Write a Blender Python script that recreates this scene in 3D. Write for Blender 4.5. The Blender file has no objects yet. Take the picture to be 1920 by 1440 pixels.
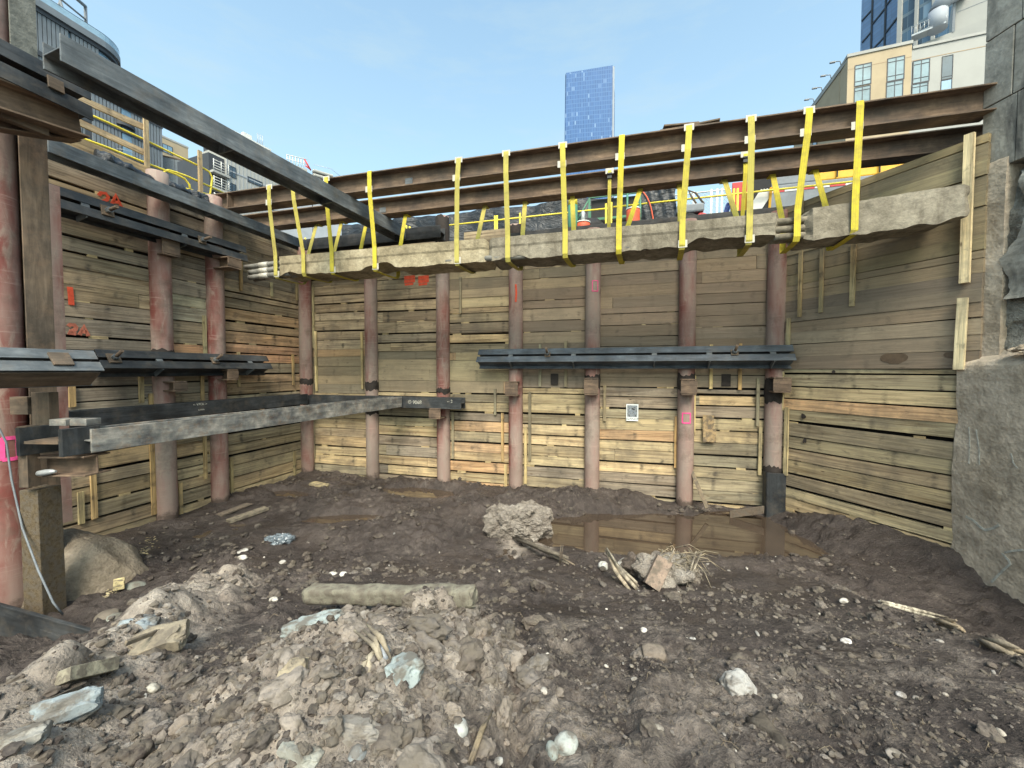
import bpy, math, random
import numpy as np
from mathutils import Vector, Matrix
random.seed(7); rng = np.random.default_rng(11)
SC = bpy.context.scene; COL = SC.collection
R = math.radians
def S(r, g, b, k=1.0):                      # sRGB 0-255 -> linear
    f = lambda c: ((c/255+.055)/1.055)**2.4 if c > 10 else c/255/12.92
    return (min(f(r)*k, .9), min(f(g)*k, .9), min(f(b)*k, .9))
def V(*a): return Vector(a if len(a) > 1 else a[0])
def jit(c, k=.12):
    f = 1+random.uniform(-k, k); w = random.uniform(-.04, .04)
    return (c[0]*f*(1+w), c[1]*f, c[2]*f*(1-w))
# ------------------------------------------------------------------ camera geometry
F, CX, CY, PITCH = 750.0, 960.0, 720.0, R(2.0)
FWD = Vector((0, math.cos(PITCH), -math.sin(PITCH))); UPV = Vector((0, math.sin(PITCH), math.cos(PITCH)))
def ray(px, py): return Vector(((px-CX)/F, 0, 0)) + FWD + UPV*(-(py-CY)/F)
def at_y(px, py, Y): d = ray(px, py); return d*(Y/d.y)
def at_z(px, py, z): d = ray(px, py); return d*(z/d.z)
class Wall:                                  # a vertical plane: p0, direction u, normal n towards the pit
    def __init__(s, p0, u, n=None):
        s.p0 = Vector((p0[0], p0[1], 0)); s.u = Vector((u[0], u[1], 0)).normalized()
        s.n = Vector((s.u.y, -s.u.x, 0))
        if n is not None and s.n.dot(Vector((n[0], n[1], 0))) < 0: s.n = -s.n
    def pt(s, t, z, off=0.0): p = s.p0+s.u*t+s.n*off; p.z = z; return p
    def hit(s, px, py, off=0.0):
        d = ray(px, py); q = s.p0+s.n*off; k = q.dot(s.n)/d.dot(s.n); p = d*k
        return (p-q).dot(s.u), p.z
    def P(s, px, py, off=0.0): t, z = s.hit(px, py, off); return s.pt(t, z, off)
ZU = Vector((0, 0, 1))
# ------------------------------------------------------------------ numpy noise
def _h(ix, iy, iz):
    n = (ix*374761393+iy*668265263+iz*1274126177) & 0xffffffff
    n = ((n ^ (n >> 13))*1274126177) & 0xffffffff
    return ((n ^ (n >> 16)) & 0xffff)/65535.0
def vn(x, y, z=0.0):
    x = np.asarray(x, float); y = np.asarray(y, float); z = np.zeros_like(x)+z
    xi = np.floor(x).astype(np.int64); yi = np.floor(y).astype(np.int64); zi = np.floor(z).astype(np.int64)
    fx, fy, fz = x-xi, y-yi, z-zi
    fx = fx*fx*(3-2*fx); fy = fy*fy*(3-2*fy); fz = fz*fz*(3-2*fz)
    r = 0
    for a in (0, 1):
        for b in (0, 1):
            for c in (0, 1):
                w = (fx if a else 1-fx)*(fy if b else 1-fy)*(fz if c else 1-fz)
                r = r+w*_h(xi+a, yi+b, zi+c)
    return r*2-1
def fbm(x, y, z=0.0, o=4, g=.5):
    r = 0; a = 1; f = 1
    for i in range(o): r = r+a*vn(x*f+i*17.3, y*f-i*9.1, np.asarray(z)*f+i*5.7); a *= g; f *= 2.03
    return r
def sst(a, b, x): t = np.clip((x-a)/(b-a), 0, 1); return t*t*(3-2*t)
# ------------------------------------------------------------------ ico sphere
def ico(sub):
    t = (1+5**.5)/2
    v = [(-1,t,0),(1,t,0),(-1,-t,0),(1,-t,0),(0,-1,t),(0,1,t),(0,-1,-t),(0,1,-t),(t,0,-1),(t,0,1),(-t,0,-1),(-t,0,1)]
    v = [Vector(p).normalized() for p in v]
    f = [(0,11,5),(0,5,1),(0,1,7),(0,7,10),(0,10,11),(1,5,9),(5,11,4),(11,10,2),(10,7,6),(7,1,8),(3,9,4),(3,4,2),(3,2,6),(3,6,8),(3,8,9),(4,9,5),(2,4,11),(6,2,10),(8,6,7),(9,8,1)]
    for _ in range(sub):
        c = {}; nf = []
        def mid(a, b):
            k = (min(a,b), max(a,b))
            if k not in c: v.append(((v[a]+v[b])/2).normalized()); c[k] = len(v)-1
            return c[k]
        for a, b, d in f:
            x, y, z = mid(a,b), mid(b,d), mid(d,a); nf += [(a,x,z),(b,y,x),(d,z,y),(x,y,z)]
        f = nf
    return np.array([tuple(p) for p in v]), f
ICO = {k: ico(k) for k in (1, 2, 3, 4)}
# ------------------------------------------------------------------ mesh builder
class MB:
    def __init__(s): s.v = []; s.f = []; s.uv = []; s.t = []; s.sm = []
    def quad(s, idx, uv, tint, sm=False): s.f.append(tuple(idx)); s.uv.extend(uv); s.t.append(tint); s.sm.append(sm)
    def box(s, c, ax, ay, az, hx, hy, hz, tint=(1,1,1), skew=0.0):
        """box with half sizes; ax is the length axis (UV u)"""
        b = len(s.v); c = V(c); ou, ov = random.uniform(0, 40), random.uniform(0, 40)
        for i in (-1, 1):
            for j in (-1, 1):
                for k in (-1, 1):
                    e = random.uniform(-skew, skew)
                    s.v.append(tuple(c+ax*(hx*i+e)+ay*(hy*j+e*.3)+az*(hz*k+e)))
        def g(i,j,k): return b+(i*4+j*2+k)
        fs = [((0,0,0),(0,0,1),(0,1,1),(0,1,0),'x'),((1,0,0),(1,1,0),(1,1,1),(1,0,1),'x'),
              ((0,0,0),(1,0,0),(1,0,1),(0,0,1),'y'),((0,1,0),(0,1,1),(1,1,1),(1,1,0),'y'),
              ((0,0,0),(0,1,0),(1,1,0),(1,0,0),'z'),((0,0,1),(1,0,1),(1,1,1),(0,1,1),'z')]
        flip = ax.cross(ay).dot(az) < 0
        for q in fs:
            ids = q[:4]; n = q[4]
            if flip: ids = ids[::-1]
            uv = []
            for (i,j,k) in ids:
                X, Y, Z = (i*2-1)*hx, (j*2-1)*hy, (k*2-1)*hz
                uv.append((Y*.3+ou, Z+ov) if n == 'x' else ((X+ou, Z+ov) if n == 'y' else (X+ou, Y+ov)))
            s.quad([g(*p) for p in ids], uv, tint)
        return s
    def prism(s, prof, p0, axis, e1, e2, L, tint=(1,1,1), caps=True, sm=False, L0=0.0):
        """closed 2D profile (CCW in e1,e2) swept along axis"""
        b = len(s.v); n = len(prof); p0 = V(p0); ou = random.uniform(0, 40)
        per = [0]
        for i in range(n): per.append(per[-1]+math.hypot(prof[(i+1)%n][0]-prof[i][0], prof[(i+1)%n][1]-prof[i][1]))
        for k in (L0, L):
            for (a, c) in prof: s.v.append(tuple(p0+axis*k+e1*a+e2*c))
        fl = axis.dot(e1.cross(e2)) > 0
        for i in range(n):
            j = (i+1) % n
            q = [b+i, b+j, b+n+j, b+n+i]; uv = [(L0+ou, per[i]), (L0+ou, per[i+1]), (L+ou, per[i+1]), (L+ou, per[i])]
            if not fl: q.reverse(); uv.reverse()
            s.quad(q, uv, tint, sm)
        if caps:
            q = list(range(b, b+n)); r = list(range(b+n, b+2*n)); uq = [tuple(p) for p in prof]
            if fl: s.quad(q[::-1], uq[::-1], tint); s.quad(r, uq, tint)
            else: s.quad(q, uq, tint); s.quad(r[::-1], uq[::-1], tint)
        return s
    def cyl(s, p0, p1, r, n=20, tint=(1,1,1), caps=True):
        p0, p1 = V(p0), V(p1); a = (p1-p0); L = a.length; a.normalize()
        e1 = a.orthogonal().normalized(); e2 = a.cross(e1)
        b = len(s.v); nn = len(s.f)
        s.prism([(r*math.cos(2*math.pi*i/n), r*math.sin(2*math.pi*i/n)) for i in range(n)], p0, a, e1, e2, L, tint, caps)
        for i in range(nn, nn+n): s.sm[i] = True
        return s
    def tube(s, pts, r, n=8, tint=(1,1,1), caps=True):
        pts = [V(p) for p in pts]; b = len(s.v); m = len(pts); acc = 0; up = None
        rr = r if isinstance(r, (list, tuple)) else [r]*m
        for i, p in enumerate(pts):
            d = (pts[min(i+1, m-1)]-pts[max(i-1, 0)]).normalized()
            e1 = d.orthogonal().normalized() if up is None else (up-d*up.dot(d)).normalized()
            up = e1; e2 = d.cross(e1)
            for k in range(n):
                a = 2*math.pi*k/n; s.v.append(tuple(p+(e1*math.cos(a)+e2*math.sin(a))*rr[i]))
        for i in range(m-1):
            L = (pts[i+1]-pts[i]).length
            for k in range(n):
                j = (k+1) % n; w = 2*math.pi*rr[i]/n
                s.quad([b+i*n+k, b+i*n+j, b+(i+1)*n+j, b+(i+1)*n+k], [(acc, k*w), (acc, (k+1)*w), (acc+L, (k+1)*w), (acc+L, k*w)], tint, True)
            acc += L
        if caps:
            s.quad([b+k for k in range(n)][::-1], [(0,0)]*n, tint); s.quad([b+(m-1)*n+k for k in range(n)], [(0,0)]*n, tint)
        return s
    def ribbon(s, pts, wdir, w, th, tint=(1,1,1)):
        """flat band: path of points, constant width direction, thickness th"""
        pts = [V(p) for p in pts]; m = len(pts); b = len(s.v); acc = 0
        for i, p in enumerate(pts):
            d1 = (pts[min(i+1,m-1)]-pts[max(i-1,0)]).normalized()
            wd = wdir[i] if isinstance(wdir, list) else wdir
            nrm = d1.cross(wd).normalized()
            for (a, c) in ((-1,-1),(1,-1),(1,1),(-1,1)): s.v.append(tuple(p+wd*(a*w/2)+nrm*(c*th/2)))
        for i in range(m-1):
            L = (pts[i+1]-pts[i]).length
            for k in range(4):
                j = (k+1) % 4; vv = (0, w, w+th, 2*w+th, 2*w+2*th)
                s.quad([b+i*4+k, b+i*4+j, b+(i+1)*4+j, b+(i+1)*4+k], [(acc, vv[k]), (acc, vv[k+1]), (acc+L, vv[k+1]), (acc+L, vv[k])], tint)
            acc += L
        s.quad([b, b+1, b+2, b+3][::-1], [(0,0)]*4, tint); s.quad([b+(m-1)*4+k for k in range(4)], [(0,0)]*4, tint)
        return s
    def blob(s, c, rad, rot=None, sub=2, amp=.2, fr=1.6, seed=0.0, tint=(1,1,1), flat=0.0, sm=False):
        P, fs = ICO[sub]; b = len(s.v)
        d = 1+amp*fbm(P[:,0]*fr+seed, P[:,1]*fr+seed*1.7, P[:,2]*fr-seed, 3)
        Q = P*d[:,None]
        if flat: Q = np.clip(Q, -flat, flat)
        Q = Q*np.array(rad)
        M = np.array(rot.to_matrix()) if rot is not None else np.eye(3)
        Q = Q@M.T+np.array(tuple(c))
        s.v.extend(map(tuple, Q))
        for f in fs: s.quad([b+i for i in f], [(P[i][0]*rad[0], P[i][1]*rad[1]+P[i][2]*rad[2]) for i in f], tint, sm)
        return s
    def grid(s, P, tint=(1,1,1), sm=True, uvs=None, close=False):
        """P: (n,m,3) array of points"""
        n, m = P.shape[:2]; b = len(s.v); s.v.extend(map(tuple, P.reshape(-1, 3)))
        for i in range(n-1):
            for j in range(m-1 if not close else m):
                jj = (j+1) % m
                q = [b+i*m+j, b+(i+1)*m+j, b+(i+1)*m+jj, b+i*m+jj]
                if uvs is None: uv = [(0,0)]*4
                else: uv = [tuple(uvs[i,j]), tuple(uvs[i+1,j]), tuple(uvs[i+1,jj]), tuple(uvs[i,jj])]
                s.quad(q, uv, tint, sm)
        return s
    def build(s, name, mat, parent=None, bevel=0.0, origin=None):
        me = bpy.data.meshes.new(name)
        o0 = Vector((0,0,0))
        if origin is not None: o0 = V(origin)
        elif parent is not None: o0 = parent.matrix_world.translation.copy() if False else parent.location.copy()
        vs = [(x-o0.x, y-o0.y, z-o0.z) for (x,y,z) in s.v]
        me.from_pydata(vs, [], s.f); me.update()
        u = me.uv_layers.new(name='UVMap'); u.data.foreach_set('uv', np.array(s.uv, dtype=np.float32).ravel())
        a = me.attributes.new('tint', 'FLOAT_COLOR', 'FACE')
        t = np.ones((len(s.f), 4), dtype=np.float32); t[:, :3] = np.array(s.t, dtype=np.float32); a.data.foreach_set('color', t.ravel())
        me.polygons.foreach_set('use_smooth', np.array(s.sm, dtype=bool))
        o = bpy.data.objects.new(name, me); COL.objects.link(o)
        if mat is not None: me.materials.append(mat)
        if parent is not None:
            o.parent = parent            # parents sit unrotated: child coordinates are relative to the parent's base
            o.location = (0,0,0)
        else: o.location = o0
        if bevel:
            m = o.modifiers.new('edge', 'BEVEL'); m.width = bevel; m.segments = 2; m.limit_method = 'ANGLE'; m.angle_limit = R(40)
        return o
ABS = {}
def tag(o, label=None, cat=None, group=None, kind=None):
    if label: o['label'] = label
    if cat: o['category'] = cat
    if group: o['group'] = group
    if kind: o['kind'] = kind
    return o
def thing(name, label, cat, loc=(0,0,0), group=None):
    o = bpy.data.objects.new(name, None); COL.objects.link(o); o.location = V(loc); o.empty_display_size = .1
    return tag(o, label, cat, group)
def sub(mb, name, mat, part, root, bevel=0.0):          # a sub-part: world-coordinate mesh under a part whose root sits at root.location
    o = mb.build(name, mat, None, bevel, origin=root.location if root is not None else (0,0,0))
    o.parent = part; o.location = (0,0,0); return o
# ------------------------------------------------------------------ node helper
class NT:
    def __init__(s, name):
        s.m = bpy.data.materials.new(name); s.m.use_nodes = True; s.t = s.m.node_tree
        s.t.nodes.clear(); s.out = s.t.nodes.new('ShaderNodeOutputMaterial'); s.b = s.t.nodes.new('ShaderNodeBsdfPrincipled')
        s.t.links.new(s.b.outputs[0], s.out.inputs[0]); s._tc = None
    def set(s, node, k, v):
        sk = node.inputs[k]
        if isinstance(v, bpy.types.NodeSocket): s.t.links.new(v, sk)
        elif isinstance(v, (tuple, list)) and len(v) == 3 and sk.type == 'RGBA': sk.default_value = (*v, 1)
        else: sk.default_value = v
    def n(s, typ, props=None, **ins):
        nd = s.t.nodes.new(typ)
        for k, v in (props or {}).items(): setattr(nd, k, v)
        for k, v in ins.items(): s.set(nd, int(k[1:]) if k[0] == 'i' and k[1:].isdigit() else k, v)
        return nd
    def tc(s, which='Object'):
        if s._tc is None: s._tc = s.n('ShaderNodeTexCoord')
        return s._tc.outputs[which]
    def pos(s): return s.n('ShaderNodeNewGeometry').outputs['Position']
    def map(s, vec, sc=(1,1,1), rot=(0,0,0), loc=(0,0,0)):
        return s.n('ShaderNodeMapping', i0=vec, i1=loc, i2=rot, i3=sc).outputs[0]
    def noise(s, vec, scale=1, detail=3, rough=.55, dist=0.0):
        return s.n('ShaderNodeTexNoise', Vector=vec, Scale=scale, Detail=detail, Roughness=rough, Distortion=dist).outputs[0]
    def vor(s, vec, scale=1, feat='F1', out=0):
        return s.n('ShaderNodeTexVoronoi', {'feature': feat}, Vector=vec, Scale=scale).outputs[out]
    def ramp(s, fac, stops, interp='LINEAR'):
        r = s.n('ShaderNodeValToRGB', i0=fac); cr = r.color_ramp; cr.interpolation = interp
        while len(cr.elements) < len(stops): cr.elements.new(.5)
        for e, (p, c) in zip(cr.elements, stops):
            e.position = p; e.color = (c, c, c, 1) if not isinstance(c, (tuple, list)) else (*c, 1)
        return r.outputs[0]
    def mix(s, f, a, b, mode='MIX'):
        nd = s.n('ShaderNodeMix', {'data_type': 'RGBA', 'blend_type': mode}); s.set(nd, 0, f); s.set(nd, 6, a); s.set(nd, 7, b); return nd.outputs[2]
    def ma(s, op, a, b=0.0, clamp=False):
        nd = s.n('ShaderNodeMath', {'operation': op, 'use_clamp': clamp}); s.set(nd, 0, a); s.set(nd, 1, b); return nd.outputs[0]
    def attr(s, name, out='Color'): return s.n('ShaderNodeAttribute', {'attribute_name': name}).outputs[out]
    def sep(s, v): return s.n('ShaderNodeSeparateXYZ', i0=v).outputs
    def fin(s, col, rough=.7, bump=None, bs=.5, bd=.01, metal=0.0, spec=None, extra=None):
        s.set(s.b, 'Base Color', col); s.set(s.b, 'Roughness', rough); s.set(s.b, 'Metallic', metal)
        if spec is not None: s.set(s.b, 'Specular IOR Level', spec)
        if bump is not None:
            bn = s.n('ShaderNodeBump', Strength=bs, Distance=bd, Height=bump); s.set(s.b, 'Normal', bn.outputs[0])
        for k, v in (extra or {}).items(): s.set(s.b, k, v)
        return s.m
# ------------------------------------------------------------------ materials
M = {}
def m_wood(name='lagging_wood', lo=.5, hi=1.3, clay=0.0):
    k = NT(name); uv = k.tc('UV'); ti = k.attr('tint')
    g = k.noise(k.map(uv, (1.3, 38, 1)), 1, 4, .6, .4)
    g2 = k.noise(k.map(uv, (.5, 9, 1)), 1, 3, .6, 1.2)
    st = k.noise(k.pos(), 1.7, 5, .65)
    st2 = k.noise(k.map(uv, (3, 7, 1)), 1, 5, .7, .6)
    c = k.mix(1.0, ti, k.ramp(g, [(.25, lo), (.5, 1.0), (.75, hi)]), 'MULTIPLY')
    c = k.mix(1.0-clay*.6, c, k.ramp(g2, [(.3, (.6,.55,.51)), (.52, (1,1,1)), (.72, (1.28,1.24,1.16))]), 'MULTIPLY')
    # board stack marks: dark bands across a board
    u = k.sep(uv)[0]; w = k.noise(k.map(uv, (4, 9, 1)), 1, 3)
    b = k.ma('ABSOLUTE', k.ma('SUBTRACT', k.ma('FRACT', k.ma('ADD', k.ma('MULTIPLY', u, .93), k.ma('MULTIPLY', w, .07))), .5))
    band = k.ma('MULTIPLY', k.ramp(b, [(0.0, 1.0), (.022, .7), (.05, 0.0)]), k.ramp(st2, [(.42, 0.0), (.62, .75)]))
    c = k.mix(band, c, (.045,.04,.036))
    kn = k.vor(k.map(uv, (1.7, 5.5, 1)), 1)
    c = k.mix(k.ramp(kn, [(.03, .85), (.075, 0.0)]), c, (.07,.042,.026))
    dirt = k.ramp(st, [(.44, 0.0), (.68, .6)])
    c = k.mix(dirt, c, (.115,.098,.08))
    sm = k.ramp(st2, [(.56, 0.0), (.70, .55)])
    c = k.mix(sm, c, (.06,.054,.047))
    if clay: c = k.mix(k.ma('MULTIPLY', k.ramp(st, [(.3, .55), (.7, 1.0)]), clay), c, k.mix(.5, ti, S(134,124,106)))
    return k.fin(c, .88, k.ma('ADD', g, k.ma('MULTIPLY', st2, .6)), .55, .012, spec=.2)
def m_paint_pile(name='primed_pipe', dr=0.0):
    k = NT(name); p = k.pos(); tcx = k.map(p, (1.8,1.8,.5))
    base = k.ramp(k.ma('ADD', k.noise(tcx, 1.1, 4, .6), dr), [(.36, S(148,136,127)), (.50, S(148,125,117)), (.58, S(138,104,96)), (.67, S(122,70,64))])
    scr = k.noise(k.map(p, (9, 9, 2.2)), 1, 6, .7, .8)
    c = k.mix(k.ramp(scr, [(.52, 0.0), (.66, .55)]), base, S(160,148,136))
    hs = k.noise(k.map(p, (2, 2, 26)), 1, 4, .6)
    c = k.mix(k.ramp(hs, [(.58, 0.0), (.70, .5)]), c, S(168,145,135))
    d = k.noise(p, 2.6, 6, .7)
    c = k.mix(k.ramp(d, [(.52, 0.0), (.72, .65)]), c, S(92,80,70))
    z = k.sep(p)[2]
    mud = k.ma('ADD', k.ma('MULTIPLY', k.ma('ADD', z, 1.9), -1.1), k.ma('MULTIPLY', k.ma('SUBTRACT', d, .5), 2.2))
    c = k.mix(k.ma('MULTIPLY', k.ramp(mud, [(.1, 0.0), (.9, 1.0)]), .75), c, S(144,126,117))
    wet = k.ma('ADD', k.ma('MULTIPLY', k.ma('ADD', z, 2.62), -4.0), k.ma('MULTIPLY', k.ma('SUBTRACT', d, .5), 3.0))
    c = k.mix(k.ramp(wet, [(.1, 0.0), (.5, .85)]), c, S(78,68,62))
    return k.fin(c, .72, k.ma('ADD', scr, d), .35, .01, spec=.25)
def m_steel(name, cols, rough=.5, metal=.0, dust=(.2,.17,.14), damt=.5, sc=1.0):
    k = NT(name); p = k.pos(); uv = k.tc('UV')
    n1 = k.noise(p, 2.2*sc, 5, .65); n2 = k.noise(k.map(uv, (2.2, 16, 1)), 1, 5, .65, .5); n3 = k.noise(p, 14*sc, 4, .7)
    c = k.ramp(n1, [(.32, cols[0]), (.5, cols[1]), (.68, cols[2])])
    c = k.mix(1.0, c, k.ramp(n2, [(.3, .6), (.52, 1.0), (.72, 1.5)]), 'MULTIPLY')
    c = k.mix(k.ramp(k.noise(p, 4.5*sc, 6, .7), [(.50, 0.0), (.70, damt)]), c, dust)
    c = k.mix(k.ramp(n3, [(.62, 0.0), (.75, .45)]), c, cols[2])
    return k.fin(c, k.ramp(n1, [(.3, rough-.12), (.7, rough+.15)]), k.ma('ADD', n3, n2), .25, .006, metal, spec=.4)
def m_conc(name, a, b, c_, bs=.9, bd=.03, sc=1.0, stain=(.07,.063,.055), st=.6):
    k = NT(name); p = k.pos()
    n1 = k.noise(p, 1.8*sc, 6, .65); n2 = k.noise(p, 11*sc, 6, .7); n3 = k.noise(k.map(p, (3,3,.7)), 1*sc, 5, .65, .6)
    v = k.vor(p, 34*sc)
    c = k.ramp(n1, [(.3, a), (.5, b), (.7, c_)])
    c = k.mix(1.0, c, k.ramp(n2, [(.25, .6), (.5, 1.0), (.75, 1.35)]), 'MULTIPLY')
    c = k.mix(k.ramp(n3, [(.52, 0.0), (.72, st)]), c, stain)
    c = k.mix(k.ramp(k.noise(p, 30*sc, 3), [(.66, 0.0), (.76, .5)]), c, c_)
    return k.fin(c, .92, k.ma('ADD', k.ma('MULTIPLY', n2, 1.0), k.ma('MULTIPLY', v, .25)), bs, bd, spec=.15)
def m_plain(name, col, rough=.6, var=.18, sc=3.0, metal=0.0, bs=.15, spec=.4, **extra):
    k = NT(name); p = k.pos(); n1 = k.noise(p, sc, 5, .65)
    c = k.mix(1.0, col, k.ramp(n1, [(.28, 1-var*1.6), (.5, 1.0), (.72, 1+var)]), 'MULTIPLY')
    return k.fin(c, rough, n1, bs, .01, metal, spec, extra)
def m_tint(name, rough=.8, bs=.8, sc=18.0, bd=.008, var=.3):
    k = NT(name); p = k.pos(); n1 = k.noise(p, sc, 6, .7); n2 = k.noise(p, sc*.5, 4, .65)
    c = k.mix(1.0, k.attr('tint'), k.ramp(n1, [(.28, 1-var*1.4), (.5, 1.0), (.74, 1+var)]), 'MULTIPLY')
    c = k.mix(k.ramp(n2, [(.44, 0.0), (.58, .85)]), c, S(98,91,82))
    return k.fin(c, rough, n1, bs, bd, spec=.25)
def m_mud():
    k = NT('wet_mud'); p = k.pos(); dry = k.attr('dry', 'Fac')
    n1 = k.noise(p, 1.3, 6, .65); n2 = k.noise(p, 9, 8, .72); n3 = k.noise(p, 45, 3, .6); n4 = k.noise(p, 3.2, 5, .6, .7)
    dark = k.ramp(n1, [(.3, S(53,47,45)), (.5, S(69,62,59)), (.7, S(89,81,77))])
    lite = k.ramp(n4, [(.3, S(120,111,103)), (.5, S(147,137,127)), (.7, S(172,162,151))])
    f = k.ma('ADD', dry, k.ma('MULTIPLY', k.ma('SUBTRACT', n2, .5), .9), True)
    c = k.mix(k.ramp(f, [(.15, 0.0), (.75, 1.0)]), dark, lite)
    c = k.mix(1.0, c, k.ramp(n2, [(.25, .52), (.5, 1.0), (.75, 1.42)]), 'MULTIPLY')
    c = k.mix(k.ramp(n3, [(.63, 0.0), (.74, .55)]), c, S(150,138,126))
    wet = k.ramp(k.ma('ADD', k.noise(p, 2.1, 4, .6), k.ma('MULTIPLY', dry, .5)), [(.42, .34), (.62, .85)])
    h = k.ma('ADD', k.ma('MULTIPLY', n2, 1.0), k.ma('MULTIPLY', n3, .5))
    return k.fin(c, wet, h, 1.0, .045, spec=.35)
def m_water():
    k = NT('muddy_water'); p = k.pos(); n = k.noise(p, 1.2, 3)
    rip = k.noise(p, 5, 2, .4)
    c = k.ramp(n, [(.35, S(64,54,46)), (.65, S(76,65,55))])
    return k.fin(c, .03, rip, .02, .01, spec=.75)
def m_tarp(name, col, crease=S(70,80,92)):
    k = NT(name); p = k.pos(); n = k.noise(k.map(p, (1,1,2.2)), 2.0, 5, .6, 1.5); sp = k.noise(p, 9, 7, .8)
    c = k.mix(k.ramp(sp, [(.62, 0.0), (.70, .5)]), k.mix(k.ramp(n, [(.4, 0.0), (.7, .6)]), col, crease), S(170,175,180))
    return k.fin(c, .42, n, .8, .08, spec=.5)
def m_glassgrid(name, glass, lines, cw, ch, lw=.08, lh=.1, cell=.35, bright=None, bp=.86, rough=.12, metal=.0, spec=.8):
    """window grid from UV in metres: cells of cw x ch, mullions lw and spandrel lh (fractions)"""
    k = NT(name); uv = k.tc('UV'); u, v, _ = k.sep(uv)
    su = k.ma('DIVIDE', u, cw); sv = k.ma('DIVIDE', v, ch); fu = k.ma('FRACT', su); fv = k.ma('FRACT', sv)
    ln = k.ma('MAXIMUM', k.ma('LESS_THAN', fu, lw), k.ma('LESS_THAN', fv, lh))
    cellv = k.n('ShaderNodeCombineXYZ', i0=k.ma('FLOOR', su), i1=k.ma('FLOOR', sv)).outputs[0]
    rnd = k.n('ShaderNodeTexWhiteNoise', {'noise_dimensions': '3D'}, Vector=cellv).outputs[0]
    c = k.mix(1.0, glass, k.ramp(rnd, [(0.0, 1-cell), (1.0, 1+cell)]), 'MULTIPLY')
    if bright:
        zone = k.noise(k.map(cellv, (.9,.28,1)), 1, 3, .7)
        c = k.mix(k.ma('MULTIPLY', k.ma('GREATER_THAN', rnd, bp), k.ramp(zone, [(.42, 0.0), (.55, 1.0)])), c, bright)
    c = k.mix(ln, c, lines)
    return k.fin(c, k.mix(ln, (rough,)*3, (.6,)*3), None, metal=metal, spec=spec)
M['wood'] = m_wood(); M['wood_clay'] = m_wood('clay_smeared_wood', .72, 1.12, .55)
M['pile'] = m_paint_pile(); M['pile_red'] = m_paint_pile('red_primed_pipe', .06)
M['steel'] = m_steel('mill_scale_steel', (S(74,79,83), S(96,101,105), S(122,126,128)), .5, .0, S(116,106,94), .4)
M['steel_blue'] = m_steel('blue_grey_steel', (S(56,62,69), S(73,80,88), S(98,106,114)), .45, .0, S(96,90,82), .4)
M['steel_black'] = m_steel('black_steel', (S(40,42,45), S(52,55,58), S(74,76,78)), .5, .0, S(96,88,78), .5)
M['steel_mottled'] = m_steel('scaled_steel', (S(70,73,78), S(116,116,113), S(160,155,147)), .55, .0, S(125,98,72), .55, 2.0)
M['rust'] = m_steel('rusty_steel', (S(74,66,58), S(98,86,74), S(120,104,88)), .75, .0, S(138,112,90), .5)
M['rust_dark'] = m_steel('dark_rusty_steel', (S(80,69,60), S(108,91,77), S(132,112,93)), .8, .0, S(66,60,55), .55)
def m_strap():
    k = NT('yellow_webbing'); p = k.pos(); uv = k.tc('UV'); r = k.n('ShaderNodeObjectInfo').outputs['Random']; n = k.noise(p, 5, 6, .7); u, v, _ = k.sep(uv)
    c = k.mix(r, S(206,190,66), S(180,170,98)); c = k.mix(k.ramp(n, [(.48, 0.0), (.72, .7)]), c, S(134,122,84))
    ln = k.ma('LESS_THAN', k.ma('ABSOLUTE', k.ma('SUBTRACT', k.ma('FRACT', k.ma('MULTIPLY', v, 34)), .5)), .12)
    c = k.mix(k.ma('MULTIPLY', ln, .3), c, S(150,140,60))
    return k.fin(c, .85, k.ma('SINE', k.ma('MULTIPLY', u, 700)), .2, .003, spec=.15)
M['strap'] = m_strap()
M['protector'] = m_plain('white_plastic', S(188,184,174), .5, .12)
M['duct'] = m_conc('old_concrete', S(128,118,97), S(156,145,121), S(180,170,146), .5, .02, 1.1, S(78,69,57), .65)
M['duct_grey'] = m_conc('grey_old_concrete', S(108,102,90), S(132,125,111), S(154,147,132), .5, .02, 1.1, S(78,70,60), .65)
M['conduit'] = m_plain('grey_conduit', S(128,126,120), .7, .28, 6)
M['shotcrete'] = m_conc('shotcrete', S(160,147,130), S(186,172,154), S(206,192,174), .8, .03, .7, S(134,119,98), .65)
M['shotcrete_dark'] = m_conc('cement_coated_steel', S(92,94,90), S(112,113,108), S(130,130,124), .5, .02, 1.0, S(84,74,62), .6)
M['panel_conc'] = m_conc('stained_stone', S(136,132,123), S(158,154,145), S(180,176,166), .4, .02, .8, S(54,54,56), .9)
M['rock'] = m_conc('rough_rock', S(122,120,112), S(154,150,140), S(188,184,174), 1.0, .09, 1.4, S(96,88,76), .7)
M['mud'] = m_mud(); M['water'] = m_water()
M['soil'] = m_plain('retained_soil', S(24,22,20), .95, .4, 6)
M['stone'] = m_tint('stone_surface', .82, .8, 22)
M['stick'] = m_tint('weathered_timber', .9, 1.0, 30, .01, .35)
M['tarp'] = m_tarp('black_sheeting', S(22,26,32), S(42,49,58)); M['tarp_blue'] = m_tarp('blue_sheeting', S(44,70,140), S(80,110,180))
M['yellow'] = m_plain('yellow_paint', S(226,205,70), .45, .1, 8)
M['green'] = m_plain('green_paint', S(70,120,96), .5, .15, 6)
M['orange'] = m_plain('orange_paint', S(206,92,62), .55, .15, 8)
M['red'] = m_plain('red_paint', S(190,62,62), .5, .12, 6)
M['white'] = m_plain('white_paint', S(210,210,206), .55, .08, 4)
M['black'] = m_plain('black_rubber', S(34,34,36), .7, .2, 8)
M['grey'] = m_plain('grey_paint', S(120,126,132), .5, .15, 4)
M['amber'] = m_plain('machine_yellow', S(226,172,56), .45, .1, 4)
M['spray'] = m_plain('orange_spray_paint', S(206,80,52), .7, .2, 14)
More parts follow.
